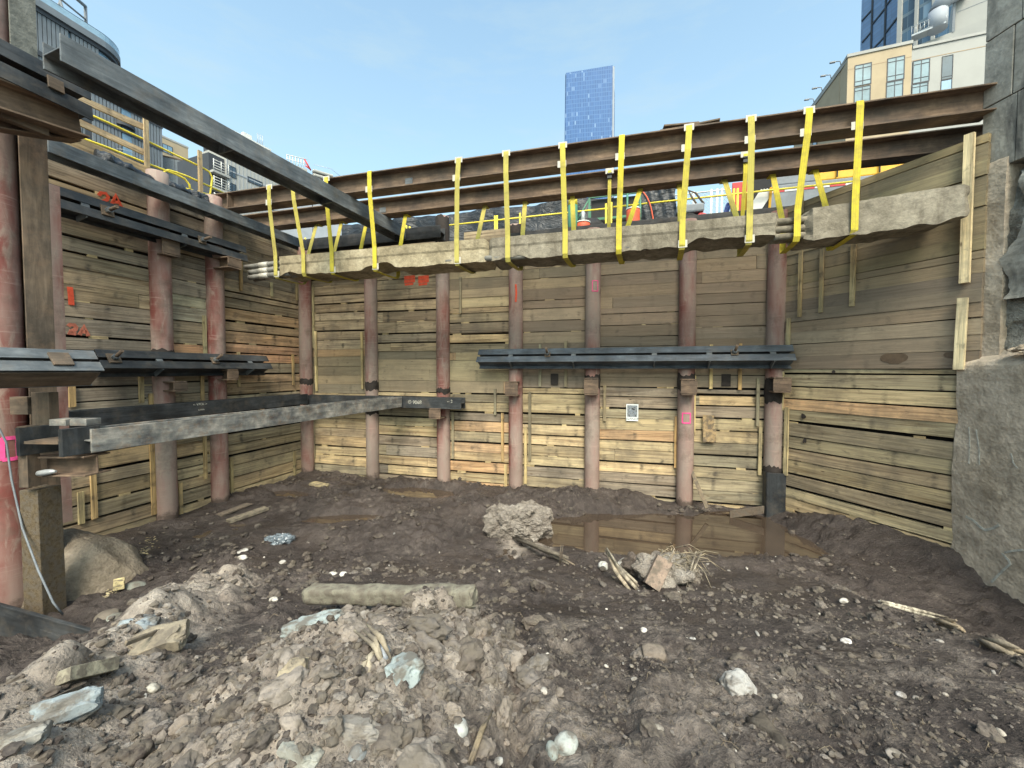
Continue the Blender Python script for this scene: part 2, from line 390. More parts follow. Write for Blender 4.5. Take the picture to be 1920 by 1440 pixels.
M['spray_faint'] = m_plain('faded_red_spray_paint', S(176,104,84), .8, .3, 14)
M['pink'] = m_plain('pink_spray_paint', S(240,84,150), .7, .15, 14)
M['chalk'] = m_plain('chalk_line', S(180,178,168), .9, .3, 20)
M['char_and_hole'] = m_plain('torch_burn_and_hole_shade', S(52,46,43), .85, .35, 10)  # burnt steel; also the painted shade of the anchor holes
M['galv'] = m_plain('galvanised_steel', S(170,174,176), .4, .15, 8, .3)
M['cream'] = m_plain('cream_stucco', S(172,156,130), .85, .08, .35)
M['pale'] = m_plain('pale_stucco', S(162,162,158), .85, .06, .3)
M['tan'] = m_plain('tan_stucco', S(160,140,116), .85, .1, .3)
M['ltgrey'] = m_plain('light_grey_cladding', S(150,156,164), .7, .08, .4)
M['fin'] = m_plain('grey_metal_fins', S(118,124,130), .65, .15, .2)
M['fin_dark'] = m_plain('dark_metal_trim', S(62,66,72), .65, .12, .3)
M['winglass'] = m_plain('window_glass', S(120,150,172), .12, .3, .25, .0, 0, .9)
M['winglass_dark'] = m_plain('dark_window_glass', S(52,70,84), .12, .4, .3, .0, 0, .9)
M['frame'] = m_plain('dark_window_frame', S(56,60,66), .5, .08)
M['blind'] = m_plain('pale_reflecting_glass', S(118,140,150), .18, .35, .3, 0, 0, .5)
M['tower'] = m_glassgrid('tower_glass', S(64,98,146), S(80,114,160), 1.55, 4.1, .3, .16, .14, S(122,148,182), .93, .25, 0.0, .3)
M['glassblue'] = m_glassgrid('blue_glass', S(104,132,168), S(84,104,130), 2.6, 1.1, .03, .12, .12)
M['glassdark'] = m_glassgrid('dark_glass', S(60,84,104), S(84,104,118), 1.5, 4.0, .06, .2, .6, S(150,170,184), .9)
M['asphalt'] = m_plain('asphalt', (.06,.06,.06), .9, .25, 2)
# ================================================================== the pit: walls
C1 = (-5.61, 10.94); C2 = (5.17, 7.92)
BW = Wall(C1, (.963, -.2695), (-.27, -.963)); LW = Wall(C1, (-.27, -.963), (.963, -.27)); RW = Wall(C2, (.38, -.92), (-.92, -.38))
YEL = [S(184,168,122), S(172,158,116), S(190,168,120), S(160,148,112), S(150,142,112)]
ORG = [S(190,156,108), S(196,150,104), S(182,152,106), S(170,146,106)]
OLV = [S(160,145,112), S(148,135,104), S(168,153,118), S(138,127,102)]
GRY = [S(142,132,112), S(128,120,104), S(152,141,118), S(158,147,122)]
TPE = [S(138,123,104), S(128,115,98), S(150,134,109), S(122,110,95), S(158,142,114)]
PAL = [S(168,160,134), S(160,154,136)]
CHIP = S(196,176,134)
def soften(p, k=.24, g=1.08):
    for i, c in enumerate(p): l = (c[0]+c[1]+c[2])/3; p[i] = tuple((x+(l-x)*k)*g*q for x, q in zip(c, (1.04, .98, .97)))
for p_ in (YEL, ORG, OLV): soften(p_)
soften(GRY, .25, 1.12); soften(TPE, .2, 1.1)
def boards(mb, W, ta, tb, z0, z1, pitch, gap, pal, chips=1.0, off=0.0, dtilt=.006, split=.12):
    """horizontal planks in one bay between ta and tb; fronts at the wall plane"""
    z = z0; u, n = W.u, W.n
    while z < z1-.05:
        h = pitch*random.uniform(.86, 1.12); g = gap*random.uniform(.25, 1.8)
        if random.random() < .12: g *= .3
        if z+h > z1: h = max(z1-z, .06)
        bh = max(h-g, .05); d = random.uniform(-.012, .012)+off
        tl = random.uniform(-dtilt, dtilt)
        cuts = [ta, tb]
        if random.random() < split and tb-ta > 1.2: cuts = [ta, random.uniform(ta+.2, ta+.5) if random.random() < .5 else random.uniform(tb-.5, tb-.2), tb]
        for a, b in zip(cuts, cuts[1:]):
            L = b-a; ax = (u+ZU*tl).normalized(); az = ax.cross(n).normalized()
            if az.z < 0: az = -az
            c = W.pt((a+b)/2, z+bh/2, d-.0375)
            mb.box(c, ax, n, az, L/2-.002, .0375, bh/2, jit(random.choice(pal), .16), .004)
        if g > .008:
            for _ in range(random.randint(0, 3)):
                if random.random() < chips*.5:
                    t = random.uniform(ta+.1, tb-.1); w = random.uniform(.04, .12)
                    mb.box(W.pt(t, z+bh+g*.45, d-.022), u, n, ZU, w, .02, g*.62, jit(CHIP, .15), .003)
        z += h
def batten(W, root, px, y0, y1, w=.07, tint=None, off=.0, px1=None, th=.03):
    t0, za = W.hit(px, y0, off); t1, zb = W.hit(px if px1 is None else px1, y1, off)
    if px1 is None: t1 = t0 = (t0+t1)/2
    a, b = W.pt(t0, za, off+.012+th/2), W.pt(t1, zb, off+.012+th/2); d = (a-b); L = d.length; d.normalize()
    mb = MB(); sd = d.cross(W.n).normalized()
    mb.box((a+b)/2, d, W.n, sd, L/2, th/2, w/2, jit(tint or S(196,178,136), .1), .003)
    mb.build('batten', M['wood'], root)
def lagging(name, label, W):
    return thing(name, label, 'timber wall', W.pt(1.5, -3.0))
# ---- left wall
t_of = lambda W, px, py=694, off=.05: W.hit(px, py, off)[0]
LP = [t_of(LW, 407), t_of(LW, 306)]
lw = lagging('timber_lagging_wall', 'rough plank shoring wall on the left with orange spray-painted numbers', LW)
Lend = t_of(LW, 86)
for a, b, spec in ((0.02, LP[0], [(-3.1, -.75, .25, .034, YEL), (-.75, 1.75, .245, .030, ORG+OLV[:2]), (1.75, 3.42, .27, .008, OLV)]),
                   (LP[0], LP[1], [(-3.1, -.72, .25, .034, YEL), (-.72, .98, .25, .02, ORG[:2]+OLV), (.98, 1.48, .25, .02, PAL), (1.48, 3.42, .26, .034, GRY+OLV)]),
                   (LP[1], Lend, [(-3.15, -.8, .25, .034, YEL+OLV[:1]), (-.8, .1, .27, .026, GRY), (.1, 3.42, .262, .036, GRY+OLV)])):
    mb = MB()
    for (z0, z1, p, g, pal) in spec: boards(mb, LW, a, b, z0, z1, p, g, pal)
    mb.build('board_panel', M['wood'], lw)
for px, y0, y1, *q in ((382,592,667),(263,703,755),(378,703,780),(133,723,763),(282,738,785),(173,845,973),(285,830,965),(383,813,898),(433,857,945),(450,478,545),(446,660,725),(508,530,556),(548,664,722),(551,845,901),(555,530,563),(150,922,982),(337,905,970)):
    batten(LW, lw, px, y0, y1, .065 if px > 300 else .075, jit(random.choice([S(190,160,112), S(176,160,120), S(200,176,130)])))
# spray-painted marks
def stroke(W, root, pts, w=.05, mat='spray', off=.016, name='spray_mark'):
    mb = MB()
    P = [W.P(x, y, off) for x, y in pts]; mb.ribbon(P, [((P[min(i+1,len(P)-1)]-P[max(i-1,0)]).normalized().cross(W.n)).normalized() for i in range(len(P))], w, .004)
    return mb.build(name, M[mat], root)
stroke(LW, lw, [(131,538),(133,555),(134,572)], .07)
def glyph(W, root, x0, y0, w, h, ch, mat, lw_=.05, off=.018):
    G = {'2': [[(0,.25),(.25,0),(.75,0),(1,.25),(.9,.5),(.3,.8),(0,1),(1,1)]],
         'A': [[(0,1),(.5,0),(1,1)], [(.2,.62),(.8,.62)]]}
    for st in G[ch]: stroke(W, root, [(x0+a*w, y0+b*h+a*w*.12) for a, b in st], lw_, mat, off)
glyph(LW, lw, 185, 361, 18, 22, '2', 'spray', .05); glyph(LW, lw, 208, 364, 20, 22, 'A', 'spray', .05)
glyph(LW, lw, 128, 608, 15, 16, '2', 'spray_faint', .055); glyph(LW, lw, 149, 610, 17, 18, 'A', 'spray_faint', .055)
# ---- back wall
bwx = [575, 697, 831, 967, 1111, 1287, 1452]
BT = [t_of(BW, x) for x in bwx]
bw = lagging('timber_lagging_wall', 'long plank shoring wall at the back with a tacked-up notice between its pipe piles', BW)
bays = [[(-3.2, -.62, .245, .034, YEL+OLV[:1]), (-.62, .55, .25, .004, OLV+[S(176,146,110)]), (.55, 2.45, .25, .03, OLV), (2.45, 3.15, .25, .008, OLV)],
        [(-3.2, -.55, .25, .034, YEL+GRY[:2]), (-.55, .48, .27, .004, OLV), (.48, 2.5, .255, .026, OLV), (2.5, 3.15, .25, .006, OLV)],
        [(-3.2, -.55, .24, .034, YEL+ORG[:1]+GRY[:1]), (-.55, .42, .26, .006, YEL[:2]+ORG[:1]+OLV[:1]), (.42, 1.5, .24, .034, YEL[2:]+OLV), (1.5, 3.15, .23, .004, YEL[:1]+OLV)],
        [(-3.2, -.40, .25, .034, YEL+GRY[:1]), (-.40, 1.6, .25, .010, TPE), (1.6, 3.1, .235, .008, TPE+OLV)],
        [(-3.2, -.36, .245, .034, YEL+ORG[:1]+GRY[:1]), (-.36, 1.35, .235, .010, TPE), (1.35, 3.1, .23, .008, TPE)],
        [(-3.2, -.36, .24, .034, YEL+GRY[:1]), (-.36, 3.1, .24, .008, TPE)]]
for i, spec in enumerate(bays):
    for (z0, z1, p, g, pal) in spec:
        mb = MB(); boards(mb, BW, BT[i]+(.06 if i else -.05), BT[i+1]-.0, z0, z1, p, g, pal, off=random.uniform(-.02, .01))
        mb.build('board_panel', M['wood_clay' if g < .012 else 'wood'], bw)
for (px, y0, y1) in ((589,534,653),(594,621,733),(589,718,859),(680,623,729),(864,520,588),(929,729,778),(850,772,859),(943,774,865),(949,870,917),(1013,646,725),(1061,639,725),(994,735,863),(986,801,906),(1134,722,789),(1333,646,729),(1387,644,731),(1301,704,812),(1420,709,798),(1267,780,877),(1424,800,890)):
    batten(BW, bw, px, y0, y1, .062, jit(random.choice([S(196,162,112), S(178,162,122), S(204,184,136), S(150,140,116)])))
for x0 in (758, 784): stroke(BW, bw, [(x0,521),(x0+20,519)], .085); stroke(BW, bw, [(x0,528),(x0+20,526)], .08); stroke(BW, bw, [(x0+1,534),(x0+17,532)], .05)
# anchor holes: dark plates on the planks, painting the shade inside the holes
for px, py in ((1040,711), (1361,713)):
    t, z = BW.hit(px, py); mb = MB()
    mb.box(BW.pt(t, z, .017), BW.u, BW.n, ZU, .085, .006, .125, (1,1,1)); mb.build('anchor_hole_shade', M['char_and_hole'], bw)
# ---- right wall
rw = lagging('timber_lagging_wall', 'tight plank shoring wall on the right running into the concrete block', RW)
Rend = RW.hit(1812, 694)[0]
mb = MB()
boards(mb, RW, .1, Rend+.12, -3.2, -.95, .25, .03, YEL[:3]+OLV[:2], .4, split=.0)
boards(mb, RW, .1, Rend+.12, -.95, .02, .235, .02, YEL[:2]+ORG[:2]+YEL[3:], .1, split=.0)
mb.build('board_panel', M['wood'], rw)
mb = MB()
boards(mb, RW, .1, Rend+.12, .02, 1.6, .215, .007, TPE+OLV[:1], 0, split=.0)
boards(mb, RW, .1, Rend+.12, 1.6, 3.1, .215, .008, [S(176,158,122), S(160,145,112), S(150,134,106)], 0, split=.05)
mb.build('board_panel', M['wood_clay'], rw)
for (px, y0, y1, w) in ((1502,471,594,.06),(1542,467,586,.06),(1601,455,574,.07),(1480,597,654,.06),(1476,763,891,.07),(1468,697,769,.06),(1545,374,430,.06),(1505,345,400,.06),(1608,345,400,.06)):
    batten(RW, rw, px, y0, y1, w, S(196,178,136))
for (px, y0, y1, px1) in ((1821,252,1811)[:1]+(252,531,1811),(1808,559,693,1800)):
    batten(RW, rw, px, y0, y1, .10, S(222,206,168), .03, px1, .05)
def stain(W, root, px, py, a, b, mat='char_and_hole', name='stain'):
    t, z = W.hit(px, py); mb = MB(); n = 22; base = len(mb.v); pts = []
    for i in range(n):
        th = 2*math.pi*i/n; r = 1+.35*float(fbm(np.array([math.cos(th)*1.3+px]), np.array([math.sin(th)*1.3+py]), 0, 2)[0])
        pts.append(W.pt(t+math.cos(th)*a*r, z+math.sin(th)*b*r, .0165))
    mb.v = [tuple(p) for p in pts]; mb.quad(range(n), [(0,0)]*n, (1,1,1)); mb.build(name, M[mat], root)
M['damp'] = m_plain('damp_patch', S(96,80,64), .7, .2, 9)
stain(RW, rw, 1677, 672, .14, .10, 'damp'); stain(RW, rw, 1783, 665, .08, .05, 'damp'); stain(RW, rw, 1564, 697, .03, .035); stain(RW, rw, 1510, 826, .035, .05); stain(RW, rw, 1508, 781, .045, .05)
# ---- retained soil behind the planks (ground)
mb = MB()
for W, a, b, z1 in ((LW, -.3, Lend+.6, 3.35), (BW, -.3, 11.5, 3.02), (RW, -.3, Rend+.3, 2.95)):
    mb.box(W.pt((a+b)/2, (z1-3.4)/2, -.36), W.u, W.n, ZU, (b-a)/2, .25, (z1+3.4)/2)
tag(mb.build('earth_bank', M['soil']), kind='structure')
# ================================================================== pipe piles
PR = .163
def pile_mark_square(root, c, px, py, W, rad, mat='pink', sz=(.085, .12), wd=.022):
    """painted rectangle that follows the pipe"""
    p = ray(px, py); base = math.atan2(-p.y, -p.x)      # faces the viewpoint of the photographed side
    # angle of the hit point around the pipe
    d2 = Vector((p.x, p.y)); o = Vector((c.x, c.y)); dn = d2.normalized(); k = o.dot(dn); perp = (o-dn*k).length
    s_ = (rad**2-min(perp, rad*.98)**2)**.5; hp = dn*(k-s_); z = (p*((hp.length)/d2.length)).z
    a0 = math.atan2(hp.y-c.y, hp.x-c.x)
    def pt(du, dz): a = a0+du/rad; return Vector((c.x+(rad+.004)*math.cos(a), c.y+(rad+.004)*math.sin(a), z+dz))
    mb = MB(); w, h = sz
    for (p0, p1) in (((-w,-h),(w,-h)), ((-w,h),(w,h)), ((-w,-h),(-w,h)), ((w,-h),(w,h))):
        n = 7; P = [pt(p0[0]+(p1[0]-p0[0])*(i/n*1.06-.03), p0[1]+(p1[1]-p0[1])*(i/n*1.06-.03)) for i in range(n+1)]
        wd_ = [((P[min(i+1,n)]-P[max(i-1,0)]).normalized().cross((Vector((p.x-c.x, p.y-c.y, 0))).normalized())).normalized() for i, p in enumerate(P)]
        mb.ribbon(P, wd_, wd*random.uniform(.85, 1.2), .004)
    mb.build('spray_mark', M[mat], root)
    return
def pile(W, px, ztop, label, rad=PR, off=.06, burns=(), seats=(), zb=-3.4, name='pipe_pile'):
    t = W.hit(px, 694, off)[0]; c = W.pt(t, 0, off)
    root = thing(name, label, 'steel pile', (c.x, c.y, -2.95), 'pipe piles of the shoring')
    mb = MB(); n = 28; zs = np.linspace(zb, ztop, 26); P = np.zeros((len(zs), n, 3)); uv = np.zeros((len(zs), n, 2))
    for i, z in enumerate(zs):
        for j in range(n):
            a = 2*math.pi*j/n; r = rad*(1+.006*math.sin(z*3+a*2+px)); P[i,j] = (c.x+r*math.cos(-a), c.y+r*math.sin(-a), z); uv[i,j] = (z, a*rad)
    mb.grid(P, uvs=uv, close=True); b = len(mb.v)-n
    mb.quad([b+i for i in range(n)][::-1], [(0,0)]*n, (1,1,1)); mb.build('pipe', M['pile'], root)
    for (z0, z1, rr) in burns:
        if z1 < 1 and rr == 1: zc_ = (z0+z1)/2; z0, z1 = zc_+(z0-zc_)*.7, zc_+(z1-zc_)*.7
        mb = MB(); P = np.zeros((8, n, 3))
        for i in range(8):
            for j in range(n):
                a = 2*math.pi*j/n; e = .022*math.sin(3*a+px)+.03*random.uniform(-1,1)
                z = z0+(z1-z0)*i/7+(e if i in (0, 7) else 0); r = rad+.003+(.010 if 1 < i < 6 else 0)*random.random(); P[i,j] = (c.x+r*math.cos(-a), c.y+r*math.sin(-a), z)
        mb.grid(P, close=True); mb.build('burnt_collar', M['char_and_hole'], root)
    for (z, hh, ext, ww) in seats:                 # welded bracket carrying a waler
        mb = MB(); q = Vector((c.x, c.y, z))+W.n*(rad-.02)
        mb.box(q+W.n*ext/2+ZU*hh/2, W.n, W.u, ZU, ext/2, ww/2-.01, .012, (1,1,1)); mb.box(q+W.n*ext/2-ZU*hh/2, W.n, W.u, ZU, ext/2, ww/2-.01, .012)
        mb.box(q+W.n*(ext/2), W.n, W.u, ZU, ext/2-.004, .012, hh/2-.013); mb.box(q+W.n*(ext-.01), W.u, W.n, ZU, ww/2, .012, hh/2-.02)
        mb.build('bracket', M['rust_dark'], root, .004)
    root['_c'] = 0; del root['_c']
    return root, c
p1, c1 = pile(LW, 306, 3.62, 'second pipe pile from the left, orange mark near its cut top', burns=((.24,.40,1),), seats=((2.25,.3,.16,.3),(-.3,.16,.3,.24)))
stroke(Wall((c1.x+LW.n.x*(PR+.008), c1.y+LW.n.y*(PR+.008)), LW.u, LW.n), p1, [(293,348),(310,353)], .05, 'spray_faint', 0)
p2, c2 = pile(LW, 407, 3.60, 'third pipe pile from the left, red primer showing below a cut top', burns=((.06,.22,1),), seats=((2.2,.2,.42,.3),(-.1,.2,.3,.24)))
p3, c3 = pile(BW, 574, 3.45, 'pipe pile in the left corner where two plank walls meet', off=.12, burns=((-.42,-.2,1),))
p4, c4 = pile(BW, 697, 3.05, 'pipe pile behind the joint of the lower strut and waler', burns=((-1.18,-.85,1),(-.55,-.25,1)))
p5, c5 = pile(BW, 831, 3.68, 'pipe pile carrying the free end of the lower black waler', burns=((-.58,-.42,1),(3.02,3.67,1)), seats=((-1.02,.22,.34,.3),))
p6, c6 = pile(BW, 967, 3.3, 'pipe pile with an orange drip mark under the duct', burns=((2.8,3.29,1),), seats=((-.42,.3,.24,.3),))
stroke(Wall((c6.x+BW.n.x*(PR+.006), c6.y+BW.n.y*(PR+.006)), BW.u, BW.n), p6, [(967,533),(968,548),(967,566)], .04, 'spray', 0)
p7, c7 = pile(BW, 1111, 3.05, 'pipe pile with a pink square painted high under the duct', burns=((-.5,-.05,1),), seats=((-.35,.34,.24,.3),))
pile_mark_square(p7, c7, 1116, 536, BW, PR, sz=(.06,.11), wd=.016)
p8, c8 = pile(BW, 1287, 3.05, 'pipe pile with a bright pink square at mid height', burns=((-.5,-.02,1),), seats=((-.34,.3,.24,.3),))
pile_mark_square(p8, c8, 1287, 784, BW, PR, sz=(.075,.10), wd=.024)
p9, c9 = pile(BW, 1453, 3.05, 'pipe pile in the right corner standing in a blackened steel sleeve', burns=((-.75,-.05,1),(-2.1,-1.85,1)), seats=((-.28,.26,.26,.3),))
mb = MB(); mb.box(V(c9.x, c9.y, -2.55)+BW.n*.17-BW.u*.0, ZU, BW.u, BW.n, .55, .17, .03); mb.box(V(c9.x, c9.y, -2.55)+BW.n*.1-BW.u*.155, ZU, BW.n, BW.u, .55, .1, .015); mb.build('sleeve', M['steel_black'], p9, .004)
# ---- near left cluster
NP = V(-5.90, 4.62, 0)
root = thing('pipe_pile', 'largest and nearest pipe pile at the left edge with a pink spray outline', 'steel pile', (NP.x, NP.y, -2.7), 'pipe piles of the shoring')
mb = MB(); n = 40; zs = np.linspace(-3.2, 6.2, 60); P = np.zeros((60, n, 3))
for i, z in enumerate(zs):
    for j in range(n): a = 2*math.pi*j/n; P[i,j] = (NP.x+.185*math.cos(-a), NP.y+.185*math.sin(-a), z)
mb.grid(P, close=True); mb.build('pipe', M['pile_red'], root)
pile_mark_square(root, NP, 20, 841, None, .185, sz=(.06, .12), wd=.042)
def Hprof(d, b, tf=.02, tw=.014):
    """I profile: d along e1 (web direction), b along e2 (flange direction)"""
    D, B = d/2, b/2
    return [(-D,-B),(-D+tf,-B),(-D+tf,-tw/2),(D-tf,-tw/2),(D-tf,-B),(D,-B),(D,B),(D-tf,B),(D-tf,tw/2),(-D+tf,tw/2),(-D+tf,B),(-D,B)]
def hbeam(mb, a, b, web, d, bf, tf=.02, tw=.014, tint=(1,1,1)):
    a, b = V(a), V(b); ax = (b-a); L = ax.length; ax.normalize(); e1 = (web-ax*web.dot(ax)).normalized(); e2 = ax.cross(e1)
    return mb.prism(Hprof(d, bf, tf, tw), a, ax, e1, e2, L, tint)
# H pile next to it
hp = at_y(67, 694, 4.85); hx = V(hp.x, hp.y, 0)
root = thing('soldier_pile', 'brown soldier pile of wide-flange steel behind the nearest pipe pile', 'steel pile', (hx.x, hx.y, -2.7))
mb = MB(); hbeam(mb, hx+ZU*-3.2, hx+ZU*2.85, LW.n, .26, .24); mb.build('column', M['rust'], root, .004)
mb = MB(); hbeam(mb, hx+ZU*2.86+LW.u*.05, hx+ZU*6.2+LW.u*.05, LW.n, .3, .22); mb.build('upper_column', M['shotcrete_dark'], root, .004)
q = at_y(103, 560, 5.7); mb = MB(); mb.box(V(q.x, q.y, .2), ZU, LW.u, LW.n, 2.4, .085, .03); 
tag(mb.build('steel_plate', M['pile'], None, .003, origin=(q.x, q.y, -2.2)), 'tall purple-red primed plate between the soldier pile and the left planks', 'steel plate')
# timber post at base
q = at_y(82, 1020, 4.45)
mb = MB(); mb.box(V(q.x, q.y, q.z-.1), ZU, V(1,0,0), V(0,1,0), .75, .10, .12, S(100,88,70), .01)
tag(mb.build('timber_post', M['stick'], None, .006, origin=(q.x, q.y, q.z-.85)), 'short squared brown post at the foot of the nearest pipe pile', 'timber post')
# ================================================================== tilted double walers
def wale(name, label, W, pa, pb, off, tilt, fw=.15, gap=.055, d=.28, plates=(), spacers=(), pz=None, rods=True, seat=0.0, mat='steel', rodlen=.9, cover=False):
    """pa, pb: pixels of both ends of the centre of the front face"""
    if W is None: W = pz
    ta, za = W.hit(*pa, off); tb, zb = W.hit(*pb, off); z = (za+zb)/2
    wdir = (W.n*math.cos(tilt)+ZU*math.sin(tilt)); f = (-W.n*math.sin(tilt)+ZU*math.cos(tilt))
    root = thing(name, label, 'waler', W.pt((ta+tb)/2, z, off), 'double walers with tieback anchors')
    for sgn in (1, -1):
        a = W.pt(ta, z, off)+f*sgn*(fw+gap)/2-wdir*d/2; b = W.pt(tb, z, off)+f*sgn*(fw+gap)/2-wdir*d/2
        mb = MB(); hbeam(mb, a, b, wdir, d, fw, .016, .012); mb.build('wale_beam', M[mat], root, .003)
    if cover:
        c = W.pt((ta+tb)/2, z, off)-f*(fw+gap/2+.006)-wdir*d*.5; mb = MB(); mb.box(c, W.u, wdir, f, abs(tb-ta)/2-.03, d*.5-.03, .004); mb.build('web_plate', M['rust'], root)
    for (px, py, s, rod) in plates:
        t = W.hit(px, py, off)[0]; c = W.pt(t, z, off)
        mb = MB(); mb.box(c+wdir*.014, W.u, wdir, f, s/2, .012, s/2); pl = mb.build('bearing_plate', M['rust'], root, .003)
        if rod:
            mb = MB(); mb.cyl(c+wdir*.03, c+wdir*.24, .026, 12); mb.cyl(c-wdir*.05, c-wdir*rodlen, .022, 10); sub(mb, 'anchor_rod', M['rust_dark'], pl, root)
            mb = MB(); mb.cyl(c+wdir*.028, c+wdir*.085, .05, 6); sub(mb, 'nut', M['steel'], pl, root, .003)
    for px in spacers:
        t = W.hit(px, pa[1], off)[0]; c = W.pt(t, z, off)
        mb = MB(); mb.box(c-wdir*.02, W.u, wdir, f, .05, .012, gap/2+.01); mb.build('spacer_plate', M['steel'], root, .002)
        mb = MB(); mb.box(c-f*(fw/2+gap/2)-f*.04-wdir*d/2, wdir, W.u, f, d/2-.02, .008, .05); mb.build('stiffener', M['steel'], root)
    return root
wale('double_waler', 'double steel waler with two anchor rods across the back wall', BW, (895,664), (1490,664), .42, R(34), plates=((1027,656,.12,True),(1377,656,.13,True)), spacers=(957,1075,1227,1330,1450), mat='steel_blue', rodlen=.75)
wale('double_waler', 'upper double waler on the left wall with an orange 2A above its first anchor plate', LW, (86,356), (463,480), .40, R(12), fw=.14, plates=((200,380,.16,True),(378,440,.14,True)), spacers=(160,345), mat='steel_black')
wale('double_waler', 'middle double waler on the left wall above the black lower waler', LW, (185,668), (506,682), .40, R(32), plates=((213,672,.17,True),(402,675,.14,True)), spacers=(300,470), mat='steel_black', rodlen=.6)
NW = Wall((-5.16, 4.03), (.27, .963), (.963, -.27))
wale('double_waler', 'short double waler nearest the camera at eye height, left edge', NW, (-160,672), (186,674), .08, R(38), fw=.13, gap=.04, d=.3, plates=((113,660,.17,False),), mat='steel', cover=True)
wale('double_waler', 'short double waler high at the left edge under the black diagonal strut', NW, (-120,60), (172,184), .0, R(6), fw=.17, gap=.07, d=.3, plates=((103,150,.13,False),), mat='steel_black')
# bracket stack under the high near waler
q = NW.P(60, 215, -.3)
root = thing('bracket', 'stacked rusty bracket beams carrying the high near waler', 'bracket', q)
mb = MB(); hbeam(mb, NW.P(-40,170,-.12), NW.P(150,235,-.12), ZU, .3, .26); mb.build('bracket_beam', M['rust_dark'], root, .003)
mb = MB(); hbeam(mb, NW.P(-30,230,-.3), NW.P(140,255,-.3)+V(0,0,-.02), ZU, .1, .2, .012); mb.build('bracket_beam', M['rust_dark'], root, .003)
mb = MB(); mb.box(NW.P(18,205,-.16), NW.u, NW.n, ZU, .28, .04, .13); mb.build('face_plate', M['rust'], root, .004)
# ================================================================== struts and single walers (H beams laid flat: flange faces vertical)
def flatbeam(name, label, a, b, d=.29, bf=.29, mat='steel', group=None, extra=None, tf=.022):
    a, b = V(a), V(b); ax = (b-a).normalized(); side = ZU.cross(ax).normalized()
    root = thing(name, label, 'steel beam', (a+b)/2, group)
    mb = MB(); hbeam(mb, a, b, side, d, bf, tf, .016); mb.build('beam', M[mat], root, .004)
    for (f_, L) in (extra or ()):
        c = a+(b-a)*f_; mb = MB(); mb.box(c, ZU, ax, side, bf/2-.005, .01, d/2-.025); mb.build('stiffener', M[mat], root)
    return root
zu, zl = 3.22, -.76
# upper level
ua = at_z(96, 96, zu); ub = BW.pt(BW.hit(748, 455, .55)[0], zu, .50)
fb = flatbeam('diagonal_strut', 'long black diagonal strut crossing the sky from upper left', ua, ub, .34, .27, 'steel', extra=((.3, 0), (.62, 0)))
ta = LW.hit(88, 300, .5)[0]
flatbeam('single_waler', 'grey single waler with rusty edges along the top of the left wall', LW.pt(ta, zu-.05, .40), LW.pt(.5, zu-.05, .40), .28, .21, 'steel', extra=((.5,0),))
flatbeam('single_waler', 'short black waler at the top of the back wall beyond the diagonal strut', BW.pt(.35, zu-.02, .36), BW.pt(BW.hit(829,455,.4)[0], zu-.02, .36), .26, .28, 'steel_black')
# lower level
la = at_z(158, 826, zl); lb = BW.pt(BW.hit(745,747,.5)[0], zl, .50)
fb = flatbeam('diagonal_strut', 'pale scaled diagonal strut at eye height across the left corner', la, lb, .26, .25, 'steel_mottled', extra=((.01,0),))
flatbeam('single_waler', 'black lower waler with chalk writing along the left wall', LW.pt(LW.hit(103,780,.42)[0], zl+.02, .40), LW.pt(.55, zl+.02, .40), .26, .26, 'steel_black')
flatbeam('single_waler', 'black lower waler on the back wall with chalked numbers and a free right end', BW.pt(.30, zl-.02, .34), BW.pt(BW.hit(868,753,.36)[0], zl-.02, .34), .26, .26, 'steel_black')
W2 = Wall(BW.pt(0,0,.34+.131)[:2], BW.u[:2], BW.n[:2]); lowback = [o for o in bpy.data.objects if o.get('label','').startswith('black lower waler on the back')][0]
def text(W, root, px, py, s, h, mat='chalk', off=.004):
    cu = bpy.data.curves.new('t', 'FONT'); cu.body = s; cu.size = h; cu.extrude = .0015
    o = bpy.data.objects.new('t', cu); COL.objects.link(o); me = bpy.data.meshes.new_from_object(o.evaluated_get(bpy.context.evaluated_depsgraph_get())); bpy.data.objects.remove(o)
    p = W.P(px, py, off); x = W.u if W.u.x > 0 or W is LW else -W.u
    x = W.u if W.u.cross(ZU).dot(W.n) > 0 else -W.u
    for v in me.vertices: q = p+x*v.co.x+ZU*v.co.y+W.n*v.co.z-root.location; v.co = q
    o = bpy.data.objects.new('chalk_writing', me); COL.objects.link(o); me.materials.append(M[mat]); o.parent = root
    return o
text(W2, lowback, 765, 757, '\u00a9 9068', .12); text(W2, lowback, 838, 755, '-- 2', .1)
lowleft = [o for o in bpy.data.objects if o.get('label','').startswith('black lower waler with chalk')][0]
W3 = Wall(LW.pt(0,0,.40+.131)[:2], LW.u[:2], LW.n[:2]); text(W3, lowleft, 362, 761, '<- V7CA ->', .055); text(W3, lowleft, 372, 770, '2-1926', .04)
